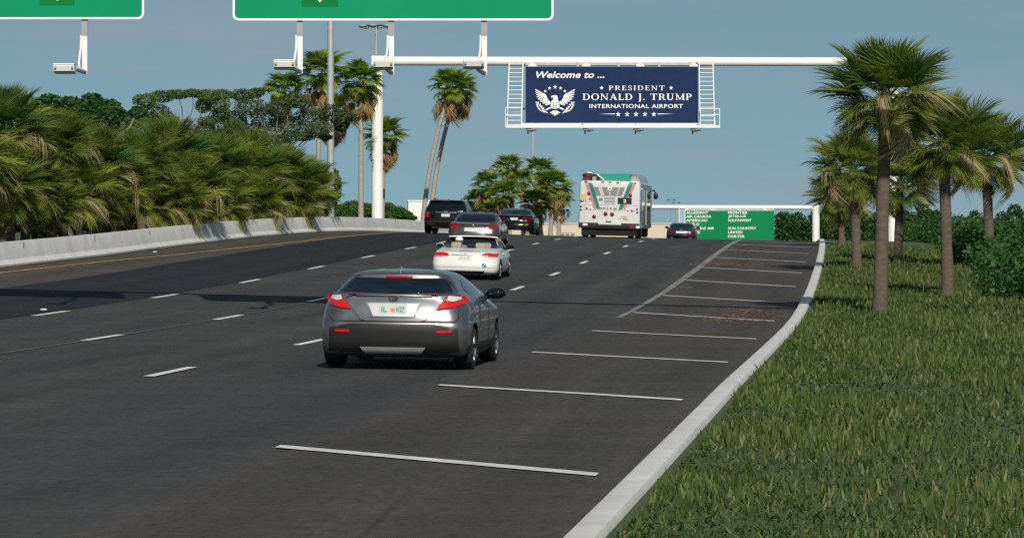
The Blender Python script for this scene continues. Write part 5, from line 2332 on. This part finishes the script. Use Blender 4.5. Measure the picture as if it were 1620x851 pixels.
SL = [
    # px, py, dY, size, trunk px, label
    (-52, 262, 2.6, 1.05, -45, 'shaggy palm mostly beyond the left edge, only its right fronds in the picture'),
    (10, 206, 3.4, 1.05, 16, 'tallest shaggy palm at the far left, with pale dead fronds at its crown'),
    (46, 296, 2.4, .95, 38, 'low shaggy palm at the far left whose trunk leans beside a second trunk'),
    (82, 232, 4.6, 1.0, 103, 'shaggy palm second from the left above the first barrier joint'),
    (118, 304, 2.8, .92, 126, 'bushy palm with brown lower fronds between the two barrier joints'),
    (150, 262, 5.0, .95, 150, 'shaggy palm rising behind the gap between the low trunks at left'),
    (196, 298, 2.4, .86, 178, 'palm with one bright green low fan beside its short curved trunk'),
    (214, 262, 4.4, .92, 226, 'palm with pale tan dead leaves hanging in the middle of its crown'),
    (246, 322, 2.2, .72, 222, 'short palm with a stubby trunk showing over the barrier near the hanging dead fans'),
    (268, 246, 6.5, .92, 270, 'blue green palm standing tall below the flat topped tree'),
    (300, 298, 2.6, .92, 296, 'palm whose yellowish fans spread right above the first barrier shadow'),
    (334, 264, 5.0, .90, 338, 'palm in the middle of the row beneath the open scrub tree'),
    (352, 322, 2.0, .70, 356, 'low palm with rusty fronds hanging onto the barrier top'),
    (394, 268, 5.5, .92, 398, 'palm with upright dark green fans below the grey scrub tree'),
    (404, 318, 2.8, .80, 410, 'low palm with a long fan reaching down to the barrier on its right'),
    (444, 284, 4.6, .90, 448, 'palm second from the right end of the shaggy row'),
    (460, 320, 2.4, .72, 464, 'low palm fringe touching the barrier near the right end of the row'),
    (6, 292, 2.0, .95, 6, 'drooping palm in the bottom left corner of the row, its fans hanging near the barrier'),
    (82, 322, 2.2, .74, 84, 'small low palm between the two pairs of trunks at left'),
    (158, 322, 2.0, .72, 158, 'small low palm left of the one with the bright green fan'),
    (282, 326, 2.2, .70, 280, 'small low palm filling the gap left of the first barrier shadow'),
    (486, 302, 4.2, .76, 486, 'last palm of the shaggy row, its fans brushing the thick grey mast'),
]
for k, (px, py, dY, sz, tp, lb) in enumerate(SL):
    Yb = barY(px) + dY*1.2 + (5.5 if px < 250 else 2.5)
    sabal(px, py, Yb, sz*Yb/126.0, lb, k, tp)

RL = [
    (1402, 150, 84, .95, 1392, 'palm on the right verge nearest the camera beyond the kerb'),
    (1492, 225, 97, .95, 1500, 'second palm along the right verge behind the nearest one'),
    (1350, 268, 118, .9, 1356, 'third palm of the right verge standing left of the others'),
    (1425, 285, 128, .9, 1420, 'fourth palm of the right verge, low crown between two others'),
    (1560, 245, 122, 1.05, 1566, 'palm at the right edge of the verge with a full crown'),
    (1330, 312, 158, .85, 1332, 'small far palm of the right verge near the gantry column'),
]
for k, (px, py, Y, sz, tp, lb) in enumerate(RL):
    sabal(px, py, Y, sz, lb, k + 30, tp)


# tall fan palms
def wash_crown(seed, nf=34, ls=.80, lp=.80, hang=16):
    rng = np.random.default_rng(seed)
    temps = [frond(26, 1.9, lp*rng.uniform(.7, 1.15), ls*rng.uniform(.85, 1.1), .085, rng.uniform(.25, .55), .35, rng, .12) for _ in range(5)]
    dts = [frond(14, 1.0, lp*.9, ls*1.25, .085, .9, 1.1, rng, .1) for _ in range(3)]
    C, D = Cloud(), Cloud()
    for i in range(nf):
        t = i/(nf-1)
        az = i*2.39996 + rng.uniform(-.3, .3)
        el = math.radians(82 - 140*t + rng.uniform(-12, 12))
        R = rot_frond(az, el, rng.uniform(-.4, .4))
        v, f, tip = temps[rng.integers(5)]
        sc = rng.uniform(.8, 1.1)*(.78 + .22*math.sin(math.pi*min(1, t*1.2)))
        C.add((v*sc) @ R.T + np.array([.07*math.cos(az), .07*math.sin(az), -.2*t]), f, tip, min(1, rng.uniform(0, .7) + (.3 if t > .7 else 0)), rng.uniform(0, .3) if t > .8 else 0)
    for i in range(hang):
        az = rng.uniform(0, 6.28)
        el = math.radians(rng.uniform(-88, -42))
        v, f, tip = dts[rng.integers(3)]
        R = rot_frond(az, el, rng.uniform(-1, 1))
        sc = rng.uniform(.75, 1.2)
        D.add((v*sc) @ R.T + np.array([.10*math.cos(az), .10*math.sin(az), -.15 - rng.uniform(0, .4)]), f, tip*.3, rng.uniform(0, 1), rng.uniform(.7, 1))
    return C.mesh('crown', L_WASH), D.mesh('dead_skirt', L_WASH)


WASH = [wash_crown(60+i, 40 + 4*i, hang=7 + 4*i) for i in range(4)]


def fan_palm(px, py, Y, size, label, k, bpx=None, bend=.3, r=.13, group='tall fan palms', zsk=1.0):
    c = P(px, py, Y)
    bx = c.x if bpx is None else (bpx - 600)*Y/F
    g = float(zt(bx, Y)) - .4
    t = thing('fan_palm', label, 'palm tree', (bx, Y, g), group)
    h = c.z - g
    link(bpy.data.objects.new('trunk', trunk_mesh(h, r*1.15, r*.8, (c.x - bx, 0), bend, M_TRUNKG, False, k)), t)
    cm, dm = WASH[k % 4]
    cr = link(bpy.data.objects.new('crown', cm), t)
    cr.location = (c.x - bx, 0, h)
    cr.rotation_euler = (0, 0, k*2.1)
    cr.scale = (size, size, size*.88)
    dd = link(bpy.data.objects.new('dead_skirt', dm), t)
    dd.location = cr.location
    dd.rotation_euler = cr.rotation_euler
    dd.scale = (size, size, size*zsk)


WL = [
    (449, 140, 196, 1.0, 447, 'lowest fan palm left of the thick mast, with a rusty boot under its crown', 0, .25),
    (511, 112, 198, 1.12, 498, 'tallest fan palm in the group left of the white column', 1, .3),
    (527, 176, 204, .9, 522, 'fan palm half hidden by the scrub tree, its dry skirt hanging past the mast', 3, .2),
    (571, 128, 200, 1.06, 571, 'straight single fan palm just left of the white column with a brown dry skirt', 2, .2),
    (608, 214, 216, .98, 604, 'lower fan palm standing directly behind the white column', 3, .2),
    (714, 134, 216, .98, 668, 'left trunk of the leaning fan palm pair, pale and lit', 1, .75),
    (726, 138, 219, .92, 680, 'right trunk of the leaning fan palm pair, thinner and darker', 2, .9),
]
for k, (px, py, Y, sz, bp, lb, v, bd) in enumerate(WL):
    fan_palm(px, py, Y, sz*1.04, lb, v, bp, bd, .135 if k < 5 else .135)

CL = [
    (803, 262, 232, .98, 806, 'topmost palm of the right cluster, peak of the clump beside the slim mast'),
    (772, 290, 226, .95, 778, 'palm on the left shoulder of the right cluster'),
    (754, 318, 228, .85, 758, 'lowest left palm of the right cluster, just above the black SUV'),
    (798, 306, 220, .95, 802, 'palm in the middle of the right cluster over the black fastback'),
    (826, 284, 236, .80, 828, 'palm with hanging dry fronds near the centre gap of the right cluster'),
    (853, 268, 230, .95, 854, 'palm right of the slim mast in the right cluster, second highest'),
    (876, 292, 222, 1.0, 870, 'palm on the right shoulder of the cluster with a long tan skirt'),
    (848, 320, 216, .90, 858, 'low palm over the roof end of the black fastback'),
    (884, 314, 229, .85, 884, 'rightmost palm of the cluster nearest the bus'),
    (836, 340, 214, .62, 857, 'small low palm with a visible slim trunk in front of the beige wall'),
    (778, 334, 222, .75, 776, 'low bright fan palm filling the foot of the cluster between SUV and fastback'),
]
for k, (px, py, Y, sz, bp, lb) in enumerate(CL):
    fan_palm(px, py, Y, sz*.86, lb, k + (1 if k in (6, 8) else 0), bp, .3, .13, 'palms of the right cluster', 1.0)


# ------------------------------------------------------------------ leafy trees and bushes
def leaf_cloud(clumps, per, size, rng, flat=.5, droop=0.0):
    """clumps: (centre, radii); leaves scattered through each clump, denser near its skin"""
    V, Fq, Cc = [], [], []
    n = 0
    for c, r in clumps:
        k = int(per*(r[0]*r[1]*r[2])**(1/3.)/.8)
        d = rng.normal(size=(k, 3))
        d /= np.linalg.norm(d, axis=1)[:, None]
        rad = rng.uniform(.35, 1.05, k)**.6
        p = np.array(c) + d*rad[:, None]*np.array(r)
        a = rng.normal(size=(k, 3))
        a[:, 2] = a[:, 2]*flat - droop
        a /= np.linalg.norm(a, axis=1)[:, None]
        b = np.cross(a, rng.normal(size=(k, 3)))
        b /= np.linalg.norm(b, axis=1)[:, None]
        s = size*rng.uniform(.6, 1.3, k)[:, None]
        w = s*.34
        q = np.stack([p - a*s*.5, p + b*w - a*s*.05, p + a*s*.5, p - b*w - a*s*.05], 1).reshape(-1, 3)
        V.append(q)
        f = np.arange(4*k).reshape(k, 4) + n
        Fq.append(f)
        n += 4*k
        col = np.zeros((4*k, 4))
        g = np.clip(rng.normal(.45, .25, k) + rng.uniform(-.25, .25), 0, 1)
        col[:, 1] = np.repeat(g, 4)
        col[:, 2] = np.repeat((rng.random(k) < .03)*.7, 4)
        col[:, 3] = 1
        Cc.append(col)
    return np.concatenate(V), np.concatenate(Fq), np.concatenate(Cc)


def limbs(mb, base, ends, r, rng, n=4):
    for e in ends:
        e = np.array(e)
        b = np.array(base)
        pts = [b]
        for i in range(1, n+1):
            s = i/n
            pts.append(b + (e-b)*s + rng.normal(size=3)*np.linalg.norm(e-b)*.05*(1 if i < n else 0) + np.array([0, 0, .12*np.linalg.norm(e-b)*math.sin(math.pi*s)*.5]))
        mb.tube(pts, [r*(1 - .8*i/n) for i in range(n+1)], 6)


def tree(name, label, cat, px, Y, clump_px, per, leaf, lm, trunk_px, seed, group=None, flat=.5, bark=None, r=.16, fork=.45, depth=1.0, droop=0.0, ylift=0.0):
    """clump_px: (px, py, rx, ry) of every leaf clump in the picture; the crown has depth"""
    rng = np.random.default_rng(seed)
    k = Y/F
    bx = (trunk_px - 600)*k
    g = float(zt(bx, Y)) - .4
    t = thing(name, label, cat, (bx, Y, g), group)
    clumps, ends = [], []
    for (a, b, rx, ry) in clump_px:
        dy = rng.uniform(-1, 1)*depth*1.2
        c = P(a, b, Y)
        c = (c.x - bx, dy, c.z - g)
        clumps.append((c, (rx*k, rx*k*rng.uniform(.8, 1.2)*depth, ry*k)))
        ends.append((c[0], c[1], c[2]))
    v, f, col = leaf_cloud(clumps, per, leaf, rng, flat, droop)
    o = link(bpy.data.objects.new('crown', fast_mesh('crown', v, f, lm, None, col)), t)
    mb = MB()
    top = np.mean(ends, 0)
    hf = (0 + (top[0])*.4, 0, top[2]*fork)
    mb.tube([(0, 0, 0), (hf[0]*.4, 0, hf[2]*.55), hf], [r*1.25, r, r*.85], 8)
    limbs(mb, hf, ends, r*.6, rng)
    mb.build('trunk', bark or M_BARK, t, 60)
    return t


# dark round tree behind the left palms
tree('broadleaf_tree', 'dark green broadleaf tree rising behind the shaggy palms at left', 'tree', 110, 150,
     [(50, 172, 26, 18), (82, 166, 24, 16), (112, 170, 26, 16), (143, 160, 18, 14), (135, 176, 30, 20), (168, 172, 24, 16), (185, 182, 16, 12), (100, 190, 40, 24), (160, 194, 34, 18), (60, 195, 34, 20), (215, 178, 14, 10)],
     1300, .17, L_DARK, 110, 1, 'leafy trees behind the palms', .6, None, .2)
# flat topped feathery tree with an open middle
tree('umbrella_tree', 'flat topped feathery olive green tree with a gap of sky through its branches', 'tree', 290, 158,
     [(232, 160, 22, 12), (255, 152, 22, 10), (280, 149, 20, 8), (305, 149, 18, 7), (330, 152, 20, 10), (352, 150, 18, 9), (345, 165, 20, 14), (322, 168, 14, 12), (240, 176, 28, 14), (258, 190, 26, 12), (215, 186, 24, 12), (350, 182, 18, 14), (200, 198, 24, 10), (330, 192, 18, 8), (230, 203, 30, 14), (275, 208, 32, 12), (322, 206, 28, 12), (368, 202, 24, 14), (190, 212, 26, 12)],
     1700, .085, L_OLIVE, 300, 2, 'leafy trees behind the palms', 1.6, None, .075, .62)
# grey scrub tree in front of the tall palms
tree('scrub_tree', 'grey green scrub tree with twisted pale twigs in front of the tall fan palms', 'tree', 450, 172,
     [(385, 152, 20, 10), (405, 146, 14, 8), (395, 170, 28, 16), (372, 190, 22, 16), (420, 186, 26, 18), (400, 208, 34, 14), (440, 172, 22, 14), (455, 200, 30, 18), (470, 160, 20, 12), (490, 185, 26, 16), (505, 205, 24, 12), (525, 180, 20, 16), (540, 196, 14, 12), (478, 216, 24, 8), (440, 222, 26, 8), (360, 215, 26, 12), (555, 185, 9, 9), (515, 218, 12, 5)],
     1500, .10, L_SHRUB, 430, 3, 'leafy trees behind the palms', .7, None, .075, .70)
# bushes over the barrier
tree('round_bush', 'bright green bush between the thick mast and the white column', 'bush', 560, 240,
     [(535, 335, 22, 12), (560, 329, 22, 12), (580, 333, 20, 12), (548, 345, 40, 12), (585, 345, 24, 12)], 2200, .13, L_BUSH, 560, 4, 'bushes beyond the barrier', .7, None, .08, .3)
tree('round_bush', 'bright green bush right of the white column by the white building', 'bush', 622, 244,
     [(612, 332, 16, 12), (630, 335, 14, 9), (640, 340, 14, 7), (615, 345, 30, 10), (650, 345, 10, 4)], 2200, .13, L_BUSH, 620, 5, 'bushes beyond the barrier', .7, None, .08, .3)
tree('round_bush', 'bright green low bush at the foot of the right palm cluster behind the SUV', 'bush', 752, 234,
     [(742, 328, 16, 10), (765, 332, 18, 12), (785, 334, 16, 12), (800, 340, 16, 10)], 2200, .13, L_BUSH, 765, 6, 'bushes beyond the barrier', .7, None, .08, .3)


def undergrowth():
    rng = np.random.default_rng(9)
    cl = []
    for px in range(-140, 520, 9):
        Y = barY(px) + rng.uniform(13, 19)
        k = Y/F
        c = P(px + rng.uniform(-10, 10), rng.uniform(300, 345) - px*.02, Y)
        cl.append(((c.x, c.y, c.z), (.75*rng.uniform(.7, 1.3), .9, .8*rng.uniform(.7, 1.2))))
    for px in range(-140, 500, 9):
        Y = barY(px) + rng.uniform(15, 21)
        c = P(px + rng.uniform(-10, 10), 255 + max(0, px)*.08 + rng.uniform(-25, 25), Y)
        cl.append(((c.x, c.y, c.z), (.9, .9, .9)))
    v, f, col = leaf_cloud(cl, 800, .19, rng, .6)
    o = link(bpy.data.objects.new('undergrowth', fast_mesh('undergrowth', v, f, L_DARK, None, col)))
    tag(o, 'dark tangled undergrowth in the shade behind the shaggy palm trunks', 'undergrowth', None, 'stuff')
    # low hedge along the far side of the right verge
    cl = []
    for Y in np.arange(95, 260, 2.2):
        for u in (17.5, 19.0):
            X = float(xm(Y)) + u + rng.uniform(-.6, .6)
            cl.append(((X, Y, float(zt(X, Y)) + .6), (1.0, 1.2, .8*rng.uniform(.7, 1.3))))
    v, f, col = leaf_cloud(cl, 700, .15, rng, .6)
    o = link(bpy.data.objects.new('hedge', fast_mesh('hedge', v, f, L_DARK, None, col)))
    tag(o, 'long dark green hedge along the grass right of the kerb', 'hedge')


undergrowth()


def far_wood():
    rng = np.random.default_rng(12)
    cl = []
    Y = 620.0
    k = Y/F
    for px in np.concatenate([np.arange(-1400, 640, 9), np.arange(1236, 2600, 9)]):
        top = rng.uniform(340, 349) if px < 640 else rng.uniform(322, 344)
        c = P(px, 0, Y + rng.uniform(-20, 20))
        for z in np.arange(P(0, 392, Y).z, P(0, top, Y).z - .8, 1.3):
            cl.append(((c.x, c.y, z + rng.uniform(-.3, .3)), (1.3, 1.4, 1.1)))
    v, f, col = leaf_cloud(cl, 130, .55, rng, .6)
    o = link(bpy.data.objects.new('far_wood', fast_mesh('far_wood', v, f, L_DARK, None, col)))
    tag(o, 'low dark line of distant woodland along the flat horizon', 'woodland', None, 'stuff')


far_wood()
def verge_grass():
    rng = np.random.default_rng(21)
    n = 130000
    Y = 24 + (150 - 24)*rng.random(n)**1.5
    u = 11.75 + 13*rng.random(n)**1.2
    X = xm(Y) + u
    keep = (X/Y*F + 600 < 1680)
    X, Y = X[keep], Y[keep]
    n = len(X)
    patchy = np.sin(X*1.7 + np.sin(Y*.6))*.5 + np.sin(Y*.9 + X*.4)*.5
    z = zr(X, Y) + .09
    h = (.03 + .07*rng.random(n)**2)*(1 + .5*patchy)*(1 + Y/160)
    a = rng.random(n)*6.28
    w = .010 + .00022*Y
    dx, dy = np.cos(a)*w, np.sin(a)*w
    lx, ly = rng.normal(0, .03, n), rng.normal(0, .03, n)
    v = np.stack([np.stack([X-dx, Y-dy, z], 1), np.stack([X+dx, Y+dy, z], 1), np.stack([X+dx*.3+lx, Y+dy*.3+ly, z+h], 1), np.stack([X-dx*.3+lx, Y-dy*.3+ly, z+h], 1)], 1).reshape(-1, 3)
    f = np.arange(4*n).reshape(n, 4)
    col = np.zeros((4*n, 4))
    col[:, 1] = np.repeat(np.clip(.45 + .35*patchy + rng.normal(0, .2, n), 0, 1), 4)
    col[:, 2] = np.repeat((rng.random(n) < .12)*.6, 4)
    col[:, 3] = 1
    m = leaf_mat('grass_blade', (.035, .075, .014), (.10, .14, .03), (.1, .12, .03), (.25, .2, .1), .25)
    o = link(bpy.data.objects.new('grass', fast_mesh('grass', v, f, m, None, col)))
    tag(o, 'rough green grass on the verge right of the kerb', 'grass', None, 'stuff')


verge_grass()


# leaf litter on the gore and along the shoulder
def litter():
    rng = np.random.default_rng(5)
    V, Fq = [], []

    def scatter(px, py, sx, sy, n, smax=.10):
        for _ in range(n):
            X, Y = hit(px + rng.normal()*sx, py + rng.normal()*sy)
            z = float(zr(X, Y)) + .016 + rng.uniform(0, .012)
            a = rng.uniform(0, 6.28)
            s = smax*rng.uniform(.4, 1)
            w = s*.35
            i = len(V)
            ca, sa = math.cos(a), math.sin(a)
            for u, v in ((-s, 0), (0, w), (s, 0), (0, -w)):
                V.append((X + u*ca - v*sa, Y + u*sa + v*ca, z + (.01 if u > 0 else 0)))
            Fq.append((i, i+1, i+2, i+3))
    scatter(1135, 418.5, 26, 1.0, 260)
    scatter(1180, 421, 20, 2.0, 160)
    scatter(1084, 457, 8, 1.0, 50)
    scatter(1185, 496, 25, 5, 200)
    scatter(1150, 507, 30, 3, 120)
    scatter(1180, 400, 25, 8, 80)
    scatter(60, 423, 50, 1.2, 120, .07)
    scatter(300, 393, 60, 3, 100, .07)
    me = fast_mesh('leaf_litter', np.array(V), np.array(Fq), M_LITTER)
    o = link(bpy.data.objects.new('leaf_litter', me))
    tag(o, 'rust brown dry leaves scattered over the striped gore and the shoulder', 'leaf litter', None, 'stuff')
    for px, py, lb in ((245, 400, 'small white scrap of litter on the shoulder by the yellow line'), (69, 492, 'small pale scrap of litter beside the nearest dash of the left lane')):
        X, Y = hit(px, py)
        mb = MB()
        mb.ball((0, 0, .02), (.075, .05, .022), 8, 5)
        o = mb.build('litter_scrap', M_SIGNW, None, None, (X, Y, float(zr(X, Y)) + .012))
        tag(o, lb, 'litter', 'scraps of litter')


litter()
